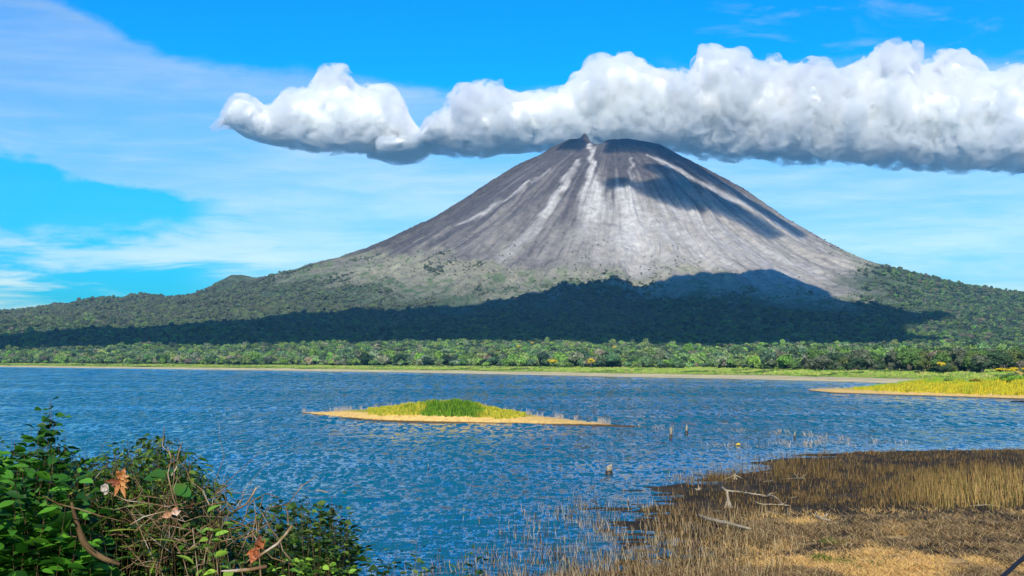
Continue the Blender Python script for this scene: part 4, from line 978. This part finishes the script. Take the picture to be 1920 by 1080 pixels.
def shrub(label, outline, base_px, dist, nstem, leaves_per, ll, lw, cols, seed, name='shrub', group=None, stem_r=.0028, targets=None, upper=.35, bend=.12, droop=.4, matx=None):
    """stems rise from the bank to points inside the outline (photo px) and carry leaves"""
    rg = random.Random(seed); gg = np.random.default_rng(seed)
    b0 = at_y((base_px[0] + base_px[1]) / 2, 1080, sum(dist) / 2); zb = float(NH(np.array([b0.x]), np.array([b0.y]))[0]); root = Vector((b0.x, b0.y, zb))
    stems = []; LV = []; LF = []; LC = []; n = 0
    xs = [p[0] for p in outline]; ys = [p[1] for p in outline]
    tg = list(targets or [])
    nstem = int(nstem * 1.7) if nstem > 20 else nstem
    while len(tg) < nstem:
        x_, y_ = rg.uniform(min(xs), max(xs)), min(ys) + (max(ys) - min(ys)) * rg.random() ** 1.5
        if inpoly(x_, y_, outline): tg.append((x_, y_))
    for (x_, y_) in tg:
        Dd = rg.uniform(*dist); T = at_y(x_, y_, Dd)
        bx = at_y(rg.uniform(*base_px) * .55 + x_ * .45, 1080, Dd); B = Vector((bx.x, Dd + rg.uniform(-.3, .3), zb - .05))
        mid_ = B.lerp(T, .55) + Vector((rg.uniform(-bend, bend), rg.uniform(-bend, bend), .12))
        pts = [B.lerp(mid_, i / 4).lerp(mid_.lerp(T, i / 4), i / 4) for i in range(5)]
        for q in pts[1:-1]: q += Vector((rg.uniform(-.02, .02), rg.uniform(-.02, .02), 0))
        stems.append(tube([q - root for q in pts], [stem_r, stem_r * .8, stem_r * .6, stem_r * .45, stem_r * .2], 5, seed, .1, cap=False))
        cb = cols[rg.randrange(len(cols))]
        for j in range(int(leaves_per * (2.3 if nstem > 20 else 1.4))):
            upper_ = max(upper, .56); u_ = upper_ + (1 - upper_) * (j + rg.random()) / (leaves_per * (2.3 if nstem > 20 else 1.4)); u_ = min(u_, 1.0); k4 = min(int(u_ * 4), 3)
            q = pts[k4].lerp(pts[k4 + 1], u_ * 4 - k4)
            az_ = j * 2.4 + rg.uniform(-.5, .5); pitch = rg.uniform(-.15, .7) - droop * .3
            s_ = rg.uniform(.45, 1.35) * (1.1 - .45 * max(0, u_ - .8) / .2)
            v, f = leaf_shape(ll * s_, lw * s_, rg.uniform(.1, .5), rg.uniform(0, .5) * droop)
            M = Matrix.Rotation(az_, 3, 'Z') @ Matrix.Rotation(-pitch, 3, 'Y') @ Matrix.Rotation(rg.uniform(-.9, .9), 3, 'X')
            off = Vector((math.cos(az_), math.sin(az_), rg.uniform(-.5, .6))) * rg.uniform(.008, .075 if nstem > 20 else .014)
            LV.append(v @ np.array(M).T + np.array(q - root + off)); LF.append(f + n); n += len(v)
            c_ = np.array(cb if rg.random() < .7 else cols[rg.randrange(len(cols))]) * rg.uniform(.75, 1.3); LC.append(np.repeat(c_[None], len(v), 0))
    e = empty(name, root)
    mesh_np('stems', *merge(stems), matx or twig_m, parent=e)
    if LV: mesh_np('leaves', np.concatenate(LV), np.concatenate(LF), leaf_m, parent=e, attrs={'leafcol': np.concatenate(LC).clip(0, 1)}, smooth=True)
    return tag(e, label, 'shrub' if name == 'shrub' else name.replace('_', ' '), group)
G1 = [(0.03, 0.12, 0.008), (0.055, 0.19, 0.012), (0.014, 0.06, 0.008), (0.10, 0.29, 0.02)]
G2 = [(0.035, 0.09, 0.008), (0.075, 0.16, 0.012), (0.02, 0.05, 0.007), (0.14, 0.21, 0.02)]
G3 = [(0.035, 0.08, 0.012), (0.06, 0.13, 0.015), (0.02, 0.05, 0.01), (0.13, 0.2, 0.03)]
shrub('dense shrub with broad glossy green leaves filling the bottom left corner', [(-60, 835), (60, 845), (150, 860), (180, 930), (190, 1090), (-60, 1100)], (-80, 220), (5.0, 6.6), 150, 15, .085, .021, G1, 21, stem_r=.0032, upper=.3)
shrub('leafy young shoots with rounded leaves and a tall thin tip at the far left', [(-40, 830), (30, 822), (120, 800), (150, 850), (150, 900), (-40, 900)], (0, 140), (5.6, 6.6), 34, 13, .060, .020, G1[:2] + [(0.02, 0.07, 0.015)], 22, targets=[(94, 748), (96, 768), (90, 785), (100, 800), (58, 800), (20, 812), (4, 818), (120, 812), (75, 805), (40, 822)], upper=.55)
shrub('vine covered shrub with small narrow leaves rising left of the middle of the bush', [(130, 840), (200, 850), (240, 818), (310, 814), (355, 835), (400, 885), (432, 940), (448, 1000), (300, 960), (200, 930), (130, 930)], (150, 420), (5.6, 7.0), 190, 22, .046, .0085, G2, 23, targets=[(212, 822), (240, 818), (262, 817), (300, 822), (318, 826), (345, 846), (372, 865), (405, 895), (425, 930), (438, 955)], upper=.5, bend=.2, droop=1.2)
shrub('lower part of the vine shrub with fine leaves among dry twigs', [(200, 930), (440, 960), (470, 1000), (460, 1090), (200, 1090)], (180, 480), (5.2, 6.6), 60, 14, .040, .009, G2, 24, upper=.3, bend=.2)
shrub('dark small leaved shrub standing right of the dry twigs', [(450, 975), (480, 942), (520, 936), (560, 928), (590, 938), (640, 945), (665, 985), (640, 1040), (600, 1075), (460, 1090), (440, 1030)], (460, 640), (5.6, 6.8), 105, 15, .045, .014, G3, 25, targets=[(505, 928), (508, 940), (548, 925), (575, 940), (600, 940), (652, 955), (552, 930), (570, 932), (622, 930), (640, 948), (664, 948), (668, 990)], upper=.35)
shrub('bright green low shoots at the foot of the dark small leaved shrub', [(540, 1035), (640, 1045), (640, 1095), (500, 1095)], (500, 640), (5.0, 5.8), 22, 14, .042, .013, [(0.20, 0.38, 0.03), (0.28, 0.45, 0.05), (0.10, 0.24, 0.02)], 26, upper=.4)
shrub('small leafy plant at the bottom edge, directly right of the dark shrub', [(680, 1055), (715, 1045), (760, 1062), (770, 1095), (670, 1095)], (680, 760), (5.4, 6.2), 20, 16, .040, .013, G3, 27, targets=[(688, 1020), (716, 1026), (745, 1020), (700, 1040), (760, 1032), (730, 1040)], upper=.4)
shrub('slender upright sprig with whorled leaves at the bottom edge', [(775, 1045), (795, 1045), (800, 1095), (770, 1095)], (770, 800), (5.6, 6.0), 3, 16, .040, .010, G3, 28, targets=[(782, 1012), (788, 1022), (778, 1030)], upper=.4)
shrub('tiny sprig at the bottom edge between two taller sprigs', [(815, 1050), (835, 1050), (835, 1095), (815, 1095)], (815, 835), (5.6, 6.0), 3, 11, .036, .010, G3, 29, targets=[(826, 1020), (822, 1030)], upper=.5)
shrub('spreading sprig at the bottom edge, rightmost of the foreground plants', [(860, 1060), (900, 1055), (915, 1095), (855, 1095)], (860, 900), (5.4, 6.0), 11, 18, .042, .011, G3, 30, targets=[(886, 1022), (905, 1034), (866, 1036), (895, 1040)], upper=.4)
shrub('large pale green leaves on a thin stalk in front of the dry twigs', [(385, 960), (420, 960), (425, 1010), (380, 1010)], (390, 420), (4.9, 5.2), 5, 7, .062, .017, [(0.30, 0.46, 0.05), (0.22, 0.40, 0.04)], 31, targets=[(385, 943), (410, 952)], upper=.7)
shrub('two broad dark oval leaves standing above the vine shrub', [(315, 870), (330, 870), (330, 880), (315, 880)], (300, 340), (5.3, 5.5), 3, 2, .105, .036, [(0.04, 0.13, 0.015), (0.08, 0.20, 0.02)], 32, targets=[(308, 872), (330, 868)], upper=.93)
shrub('thin arching grass blades over the left shrub', [(120, 870), (330, 880), (330, 950), (120, 950)], (60, 260), (4.9, 5.6), 16, 4, .15, .0035, [(0.16, 0.24, 0.03), (0.26, 0.28, 0.04)], 33, upper=.3, stem_r=.0015, bend=.25, droop=.9, name='grass_clump')
shrub('tall thin leafy sprig rising highest of all at the far left of the bush', [(90, 760), (98, 760), (98, 770), (90, 770)], (90, 100), (5.5, 5.6), 6, 24, .050, .017, G1[:3], 34, targets=[(94, 746), (92, 760), (97, 775), (88, 790), (72, 796), (104, 790)], upper=.62, stem_r=.0024)
# tangle of dry twigs
rg = random.Random(5); parts = []; b0 = at_y(330, 1080, 5.1); zb = float(NH(np.array([b0.x]), np.array([b0.y]))[0]); root = Vector((b0.x, b0.y, zb))
for k in range(230):
    x_, y_ = rg.gauss(330, 85), rg.gauss(1005, 55)
    if y_ < 890 + abs(x_ - 320) * .35 or x_ < 130: continue
    a_ = at_y(x_, y_, rg.uniform(5.0, 6.2)); ang = rg.uniform(0, math.pi); L = rg.uniform(.06, .34)
    c_ = a_ + Vector((math.cos(ang) * L, rg.uniform(-.1, .1), math.sin(ang) * L * .8))
    r_ = rg.choice([.0012, .0016, .0022, .003]); parts.append(tube([q - root for q in wig(a_, c_, 4, .10, k)], [r_, r_, r_ * .8, r_ * .7, r_ * .4], 4, k, .1, cap=False))
for k in range(22):
    T = at_y(rg.uniform(240, 500), rg.uniform(930, 1040), rg.uniform(4.9, 5.8)); B = root + Vector((rg.uniform(-.35, .45), rg.uniform(-.2, .3), -.1))
    parts.append(tube([q - root for q in wig(B, T, 6, .035, 50 + k)], [.006, .005, .005, .004, .003, .002, .0012], 5, k, .1, cap=False))
e = empty('dead_bush', root); mesh_np('twigs', *merge(parts), dry_m, parent=e); tag(e, 'tangle of dry brown and white twigs in the middle of the foreground bush', 'dead bush')
# thick curved branch
W = [at_y(x_, y_, 5.0) for x_, y_ in ((134, 942), (140, 965), (148, 995), (158, 1018), (172, 1034), (196, 1048), (225, 1058))]
o = mesh_np('bare_branch', *tube([q - W[0] for q in W], [.005, .007, .009, .0115, .012, .010, .006], 8, 3, .2), twig_m, smooth=True); o.location = W[0]
tag(o, 'thick curved brown branch bare of leaves inside the left shrub', 'branch')
def stalk(pts, r, label, seed, mt=None):
    W = [at_y(x_, y_, 4.9) for x_, y_ in pts]; o = mesh_np('dry_stick', *tube([q - W[0] for q in W], [r] * (len(W) - 1) + [r * .4], 6, seed, .1), mt or dry_m); o.location = W[0]; return tag(o, label, 'stem', 'single bare stems in the bush')
stalk([(500, 1062), (470, 1068), (445, 1070), (415, 1071)], .006, 'thick pale stick lying level at the bottom of the dry twigs', 1)
stalk([(548, 985), (535, 1003), (520, 1020), (490, 1040), (465, 1062)], .0045, 'long pale forked stem rising right through the dark shrub', 2)
stalk([(481, 914), (472, 930), (462, 945), (440, 960)], .0028, 'thin bare stem sticking up right of the vine shrub', 3)
stalk([(80, 930), (110, 945), (150, 955), (190, 968), (240, 980)], .002, 'thin straight stem crossing the left shrub', 4)
# dead curled leaf cluster
def dead_leaf(px, py, size, label, seed, cols, lobes):
    c0 = at_y(px, py, 4.75); rg = random.Random(seed); parts = []; cc = []
    for k, (ang, ln, wd) in enumerate(lobes):
        v, f = leaf_shape(ln * size, wd * size, .5, rg.uniform(-.35, .4), 7)
        # crinkle
        v[:, 2] += np.sin(v[:, 0] / size * 26 + k) * .006
        M = Matrix.Rotation(R(ang), 3, 'Y') @ Matrix.Rotation(rg.uniform(-.35, .2), 3, 'Z') @ Matrix.Rotation(math.pi / 2 + rg.uniform(-.35, .35), 3, 'X')
        parts.append((v @ np.array(M).T, f)); c_ = cols[k % len(cols)]; cc.append(np.repeat((np.array(c_) * rg.uniform(.8, 1.2))[None], len(v), 0))
    V, Fc = merge(parts); o = mesh_np('dead_leaf', V, Fc, leaf_m, attrs={'leafcol': np.concatenate(cc).clip(0, 1)}, smooth=True); o.location = c0
    return tag(o, label, 'dead leaf', 'dead leaves caught in the bush')
OR = [(0.55, 0.22, 0.06), (0.42, 0.15, 0.04), (0.62, 0.30, 0.10), (0.25, 0.07, 0.03)]
dead_leaf(226, 900, .068, 'large orange brown curled dead leaf hanging in the bush', 1, OR, [(70, .85, .13), (108, .80, .12), (38, .62, .11), (145, .5, .11), (-75, .62, .15), (-110, .55, .13), (-25, .5, .10), (175, .75, .10), (5, .5, .09)])
dead_leaf(205, 916, .06, 'small whitish dead leaf at the left tip of the orange one', 2, [(0.6, 0.5, 0.42)], [(170, .6, .28), (195, .5, .22)])
dead_leaf(480, 1030, .09, 'rust coloured curled dead leaf right of the dry twigs', 3, [(0.45, 0.14, 0.05), (0.22, 0.07, 0.03)], [(110, .5, .16), (80, .4, .14), (-50, .55, .14), (-70, .5, .12), (150, .4, .1)])
dead_leaf(322, 962, .055, 'small pinkish dry leaf in the middle of the dry twigs', 4, [(0.6, 0.30, 0.16), (0.7, 0.5, 0.4)], [(160, .6, .2), (-20, .6, .2), (-45, .5, .15)])

# ------------------------------------------------------------------ clouds
CY = 9700.0
cm_ = bpy.data.materials.new('cloud_core'); cm_.use_nodes = True
t = NT(cm_.node_tree); b = cm_.node_tree.nodes['Principled BSDF']
b.inputs['Base Color'].default_value = (0.93, 0.915, 0.87, 1); b.inputs['Roughness'].default_value = 1.0; b.inputs['Specular IOR Level'].default_value = 0.0
b.inputs['Subsurface Weight'].default_value = 1.0; b.inputs['Subsurface Radius'].default_value = (1, 1, 1); b.inputs['Subsurface Scale'].default_value = 45.0
cf_ = bpy.data.materials.new('cloud_mist'); cf_.use_nodes = True
t = NT(cf_.node_tree); cf_.node_tree.nodes.clear()
geo = t.new('ShaderNodeNewGeometry')
d1 = t.smooth(t.noise(geo.outputs['Position'], 1 / 110.0, 7, 0.66, 0.8), 0.42, 0.60)
pv = t.new('ShaderNodeVolumePrincipled', i_Density=t.math('MULTIPLY', d1, 0.020)); pv.inputs['Color'].default_value = (0.995, 0.995, 0.995, 1); pv.inputs['Anisotropy'].default_value = 0.0
om = t.new('ShaderNodeOutputMaterial'); t.l.new(pv.outputs[0], om.inputs['Volume'])
SC.cycles.volume_step_rate = 0.12
cs_ = bpy.data.materials.new('thin_cloud'); cs_.use_nodes = True
t = NT(cs_.node_tree); cs_.node_tree.nodes.clear()
pv = t.new('ShaderNodeVolumePrincipled'); pv.inputs['Density'].default_value = 0.02; pv.inputs['Color'].default_value = (0.99, 0.99, 0.99, 1)
om = t.new('ShaderNodeOutputMaterial'); t.l.new(pv.outputs[0], om.inputs['Volume'])
def gn_cloud(name, top, bot, Y0, depth, seed, vox=14.0, amp=0.30, core=0.19):
    """cumulus: outline curves (photo px at distance Y0) give top and base height along x; depth is its half width along the view"""
    s = Y0 / F
    X = [((p[0] - 960) * s) for p in top]; x0, x1 = X[0] - 60, X[-1] + 60
    zt = [(672 - p[1] - 10) * s + CAMZ for p in top]
    xb = [((p[0] - 960) * s) for p in bot]; zb = [(672 - p[1] + 20) * s + CAMZ for p in bot]
    zmin, zmax = min(zb) - 60, max(zt) + 60
    g = bpy.data.node_groups.new(name, 'GeometryNodeTree')
    g.interface.new_socket('Geometry', in_out='OUTPUT', socket_type='NodeSocketGeometry')
    t = NT(g); out = t.new('NodeGroupOutput')
    pos = t.new('GeometryNodeInputPosition').outputs[0]
    sp = t.new('ShaderNodeSeparateXYZ', i_0=pos)
    def cv(xs, zs):
        n = t.n.new('ShaderNodeFloatCurve'); c = n.mapping.curves[0]
        P = [((x - x0) / (x1 - x0), (z - zmin) / (zmax - zmin)) for x, z in zip(xs, zs)]
        c.points[0].location = P[0]; c.points[1].location = P[-1]
        for p in P[1:-1]: c.points.new(*p)
        n.mapping.update(); n.inputs[0].default_value = 1
        mr = t.new('ShaderNodeMapRange', i_0=sp.outputs[0]); mr.inputs[1].default_value = x0; mr.inputs[2].default_value = x1
        t.inp(n, 'Value', mr.outputs[0])
        return t.math('MULTIPLY_ADD', n.outputs[0], zmax - zmin, zmin)
    # warp the curve lookup a little with y so that the outline is not a curtain
    T = cv(X, zt); B = cv(xb, zb)
    half = t.math('MULTIPLY', t.math('SUBTRACT', T, B), 0.5)
    mid = t.math('MULTIPLY', t.math('ADD', T, B), 0.5)
    tz = t.math('DIVIDE', t.math('SUBTRACT', sp.outputs[2], mid), t.math('MAXIMUM', half, 40.0))
    drift = t.math('MULTIPLY', t.math('SUBTRACT', t.noise(pos, 1 / 900.0, 2, 0.5), 0.5), depth * 0.8)
    ty = t.math('DIVIDE', t.math('SUBTRACT', t.math('SUBTRACT', sp.outputs[1], Y0), drift), depth)
    # flat base: the lower side falls off faster
    rad = t.math('POWER', t.math('ADD', t.math('POWER', t.math('ABSOLUTE', tz), 2.6), t.math('POWER', t.math('ABSOLUTE', ty), 2.6)), 1 / 2.6)
    ofn = t.new('ShaderNodeVectorMath', operation='ADD'); t.l.new(pos, ofn.inputs[0]); ofn.inputs[1].default_value = (seed * 311.0, seed * 97.0, 0); off = ofn.outputs[0]
    def vor(sc, dim='3D'):
        v = t.new('ShaderNodeTexVoronoi'); v.feature = 'SMOOTH_F1'; t.inp(v, 'Vector', wv); v.inputs['Scale'].default_value = sc
        v.inputs['Smoothness'].default_value = 0.35; return v.outputs['Distance']
    nn = t.new('ShaderNodeTexNoise'); t.inp(nn, 'Vector', off); nn.inputs['Scale'].default_value = 1 / 160.0; nn.inputs['Detail'].default_value = 3
    wsc = t.new('ShaderNodeVectorMath', operation='MULTIPLY_ADD'); t.l.new(nn.outputs['Color'], wsc.inputs[0]); wsc.inputs[1].default_value = (110, 110, 110); t.l.new(off, wsc.inputs[2])
    wv = wsc.outputs[0]
    bl = t.math('MULTIPLY', t.math('SUBTRACT', 0.52, vor(1 / 260.0)), 1.0)
    bl = t.math('ADD', bl, t.math('MULTIPLY', t.math('SUBTRACT', 0.5, vor(1 / 105.0)), 0.42))
    bl = t.math('ADD', bl, t.math('MULTIPLY', t.math('SUBTRACT', 0.5, vor(1 / 46.0)), 0.15))
    fz = t.math('MULTIPLY', t.math('SUBTRACT', t.noise(off, 1 / 70.0, 4, 0.6), 0.5), 0.45)
    # billows on top, frayed below
    up = t.smooth(tz, -0.7, 0.1)
    lump = t.math('ADD', t.math('MULTIPLY', bl, t.math('MULTIPLY_ADD', up, 0.6, 0.4)), t.math('MULTIPLY', fz, t.math('MULTIPLY_ADD', up, -0.75, 1.0)))
    f = t.math('ADD', t.math('SUBTRACT', 0.93, rad), t.math('MULTIPLY', lump, amp * 2.0))
    ends = t.math('MULTIPLY', t.smooth(sp.outputs[0], x0 + 10, x0 + 160), t.smooth(sp.outputs[0], x1 - 10, x1 - 160))
    f = t.math('SUBTRACT', f, t.math('MULTIPLY', t.math('SUBTRACT', 1.0, ends), 0.8))
    ex = depth * 1.5
    vc = t.new('GeometryNodeVolumeCube'); t.inp(vc, 'Density', t.math('MULTIPLY_ADD', f, 1.0, 1.0, clamp=False))
    vc.inputs['Min'].default_value = (x0, Y0 - ex, zmin); vc.inputs['Max'].default_value = (x1, Y0 + ex, zmax)
    vc.inputs['Resolution X'].default_value = int((x1 - x0) / vox); vc.inputs['Resolution Y'].default_value = int(2 * ex / vox); vc.inputs['Resolution Z'].default_value = int((zmax - zmin) / vox)
    jn = t.new('GeometryNodeJoinGeometry')
    for th_, m_ in ((1.0 + core, cm_), (0.76, cf_)):
        vm = t.new('GeometryNodeVolumeToMesh'); t.l.new(vc.outputs[0], vm.inputs[0]); vm.inputs['Threshold'].default_value = th_
        ss = t.new('GeometryNodeSetShadeSmooth'); t.l.new(vm.outputs[0], ss.inputs[0])
        sm = t.new('GeometryNodeSetMaterial'); t.l.new(ss.outputs[0], sm.inputs[0]); sm.inputs['Material'].default_value = m_
        t.l.new(sm.outputs[0], jn.inputs[0])
    t.l.new(jn.outputs[0], out.inputs[0])
    tmp = bpy.data.objects.new('tmp', bpy.data.meshes.new('tmp')); C.objects.link(tmp)
    md = tmp.modifiers.new('cloud', 'NODES'); md.node_group = g
    dg = bpy.context.evaluated_depsgraph_get()
    me = bpy.data.meshes.new_from_object(tmp.evaluated_get(dg), depsgraph=dg)
    names = [m.name if m else '' for m in me.materials]; res = []
    for nm, m_ in (('core', cm_), ('mist', cf_)):
        bm = bmesh.new(); bm.from_mesh(me); bm.verts.index_update(); k = names.index(m_.name)
        bmesh.ops.delete(bm, geom=[f for f in bm.faces if f.material_index != k], context='FACES')
        seen = set(); small = []
        for v0 in bm.verts:
            if v0.index in seen: continue
            comp = [v0]; seen.add(v0.index); q = 0
            while q < len(comp):
                for e_ in comp[q].link_edges:
                    o_ = e_.other_vert(comp[q])
                    if o_.index not in seen: seen.add(o_.index); comp.append(o_)
                q += 1
            if len(comp) < 1500: small += comp
        if small: bmesh.ops.delete(bm, geom=small, context='VERTS')
        for f in bm.faces: f.material_index = 0
        m2 = bpy.data.meshes.new(nm); bm.to_mesh(m2); bm.free(); m2.materials.append(m_); res.append(m2)
    bpy.data.objects.remove(tmp)
    o = bpy.data.objects.new('cloud', res[0]); C.objects.link(o)
    o2 = bpy.data.objects.new('mist', res[1]); C.objects.link(o2); o2.parent = o
    return o
o = gn_cloud('cloud', [(700, 288), (775, 274), (806, 226), (850, 190), (900, 163), (940, 172), (1000, 180), (1040, 168), (1080, 140), (1150, 112), (1200, 120), (1270, 140), (1298, 150), (1306, 100), (1350, 92), (1390, 102), (1412, 135), (1440, 125), (1500, 122), (1560, 135), (1600, 138), (1650, 90), (1700, 92), (1730, 115), (1780, 108), (1830, 118), (1850, 140), (1920, 132), (2000, 115), (2100, 130), (2200, 160), (2260, 250)],
             [(700, 290), (775, 292), (830, 296), (880, 300), (950, 294), (1050, 290), (1200, 286), (1300, 290), (1400, 300), (1550, 308), (1700, 312), (1850, 324), (1920, 326), (2100, 320), (2260, 300)], CY, 430, 1)
tag(o, 'long white cumulus bank with grey underside behind and right of the volcano summit', 'cloud', 'cumulus clouds at the summit level')
o = gn_cloud('cloud', [(412, 228), (438, 190), (460, 176), (482, 180), (505, 190), (530, 172), (560, 166), (590, 158), (605, 140), (640, 134), (670, 150), (720, 163), (745, 172), (772, 215), (820, 262)],
             [(412, 240), (455, 268), (520, 284), (600, 290), (700, 290), (760, 294), (820, 275)], CY - 100, 330, 2)
tag(o, 'smaller separate white cumulus cloud with blue grey base, left of the volcano summit', 'cloud', 'cumulus clouds at the summit level')

# clouds overhead, out of the frame, that shade the slopes
def shade_cloud(outline, zc, thick, name_seed, label, mt=None):
    P = [hit(x, y) for x, y in outline]
    Q = []
    for p in P:
        k = (zc - p.z) / TO_SUN.z
        Q.append((p.x + TO_SUN.x * k, p.y + TO_SUN.y * k))
    Q = np.array(Q); mn = Q.min(0) - 60; mx = Q.max(0) + 60
    step = max((mx - mn).max() / 260, 8.0)
    nx_, ny_ = int((mx[0] - mn[0]) / step) + 2, int((mx[1] - mn[1]) / step) + 2
    gx, gy = np.meshgrid(mn[0] + np.arange(nx_) * step, mn[1] + np.arange(ny_) * step, indexing='ij')
    ins = np.zeros(gx.shape, bool); dist = np.full(gx.shape, 1e9)
    for i in range(len(Q)):
        a, b2 = Q[i - 1], Q[i]
        cond = ((a[1] > gy) != (b2[1] > gy))
        with np.errstate(divide='ignore', invalid='ignore'):
            xi = (b2[0] - a[0]) * (gy - a[1]) / (b2[1] - a[1]) + a[0]
        ins ^= cond & (gx < xi)
        v = b2 - a; L2 = (v ** 2).sum() + 1e-9
        tt = np.clip(((gx - a[0]) * v[0] + (gy - a[1]) * v[1]) / L2, 0, 1)
        dist = np.minimum(dist, np.hypot(gx - a[0] - tt * v[0], gy - a[1] - tt * v[1]))
    sdv = np.where(ins, dist, -dist) + 16 * fbm(gx / 130, gy / 130, 4, name_seed)
    prof_ = np.sqrt(np.clip(sdv, 0, thick * 1.5) * thick) * 0.9
    up = prof_ * (0.75 + 0.5 * ridge(gx / 240, gy / 240, 3, name_seed + 3))
    V1 = np.stack([gx.ravel(), gy.ravel(), (zc + up).ravel()], 1)
    V2 = np.stack([gx.ravel(), gy.ravel(), (zc - np.clip(prof_, 0, 50) * 0.35).ravel()], 1)
    fc = grid_faces(nx_, ny_); keep = (sdv.ravel()[fc] > 0).all(1); fc = fc[keep]
    Fa = np.concatenate([fc, fc[:, ::-1] + len(V1)])
    # rim walls
    from collections import Counter
    ed = Counter()
    for q in fc:
        for k in range(4): ed[(int(q[k]), int(q[(k + 1) % 4]))] += 1
    rim = [(b_, a_, a_ + len(V1), b_ + len(V1)) for (a_, b_) in ed if (b_, a_) not in ed]
    Fa = np.concatenate([Fa, np.array(rim)])
    o = mesh_np('cloud', np.concatenate([V1, V2]), Fa, mt or cm_, smooth=True)
    return tag(o, label, 'cloud', 'clouds overhead that shade the slopes')
shade_cloud([(-150, 640), (0, 634), (130, 629), (270, 622), (400, 612), (600, 600), (640, 595), (750, 590), (850, 585), (900, 572), (960, 568), (1000, 560), (1040, 548), (1080, 543), (1200, 545), (1250, 532), (1300, 526), (1345, 532), (1385, 522), (1440, 515), (1480, 522), (1530, 538), (1560, 548), (1590, 572), (1640, 584), (1700, 594), (1790, 606), (1700, 618), (1700, 634), (1790, 646),
             (1600, 652), (1420, 655), (1300, 658), (1150, 652), (1000, 650), (900, 649), (700, 650), (500, 653), (300, 656), (0, 661), (-150, 663)], 1350.0, 220, 101, 'broad flat cloud over the lake whose shadow lies along the foot of the volcano')
shade_cloud([(1180, 255), (1215, 262), (1245, 272), (1275, 292), (1330, 325), (1395, 366), (1475, 420), (1520, 450), (1500, 452), (1440, 415), (1380, 375), (1320, 340), (1260, 312), (1215, 290), (1165, 285), (1130, 290), (1135, 262)], 2350.0, 90, 111, 'thin ragged cloud above the lake shading the top right edge of the cone', mt=cs_)
shade_cloud([(1130, 345), (1165, 335), (1200, 345), (1235, 335), (1200, 312), (1250, 312), (1310, 350), (1370, 380), (1430, 412), (1480, 450), (1440, 450), (1395, 425), (1340, 400), (1290, 398), (1250, 385), (1210, 372), (1180, 352), (1135, 362)], 2250.0, 80, 121, 'ragged cloud above the lake shading the right of the upper cone', mt=cs_)
shade_cloud([(1040, 282), (1062, 262), (1096, 250), (1102, 272), (1090, 286)], 2300.0, 60, 131, 'small cloud scrap above the lake shading the left lip of the crater', mt=cs_)

# ------------------------------------------------------------------ haze
HAZE = 2.4e-5
if HAZE:
    hm = bpy.data.materials.new('haze_air'); hm.use_nodes = True
    t = NT(hm.node_tree); hm.node_tree.nodes.clear()
    pv = t.new('ShaderNodeVolumePrincipled'); pv.inputs['Density'].default_value = HAZE
    pv.inputs['Color'].default_value = (0.22, 0.60, 1.0, 1); pv.inputs['Anisotropy'].default_value = 0.0
    om = t.new('ShaderNodeOutputMaterial'); t.l.new(pv.outputs[0], om.inputs['Volume'])
    x0, x1, y0, y1, z0, z1 = -5200, 5200, -200, 8800, -5, 1150
    V = [(x, y, z) for x in (x0, x1) for y in (y0, y1) for z in (z0, z1)]
    hz = mesh_np('haze', V, [(0, 1, 3, 2), (4, 6, 7, 5), (0, 4, 5, 1), (2, 3, 7, 6), (0, 2, 6, 4), (1, 5, 7, 3)], hm)
    tag(hz, 'thin blue haze over the lake and volcano', 'haze', kind='stuff')
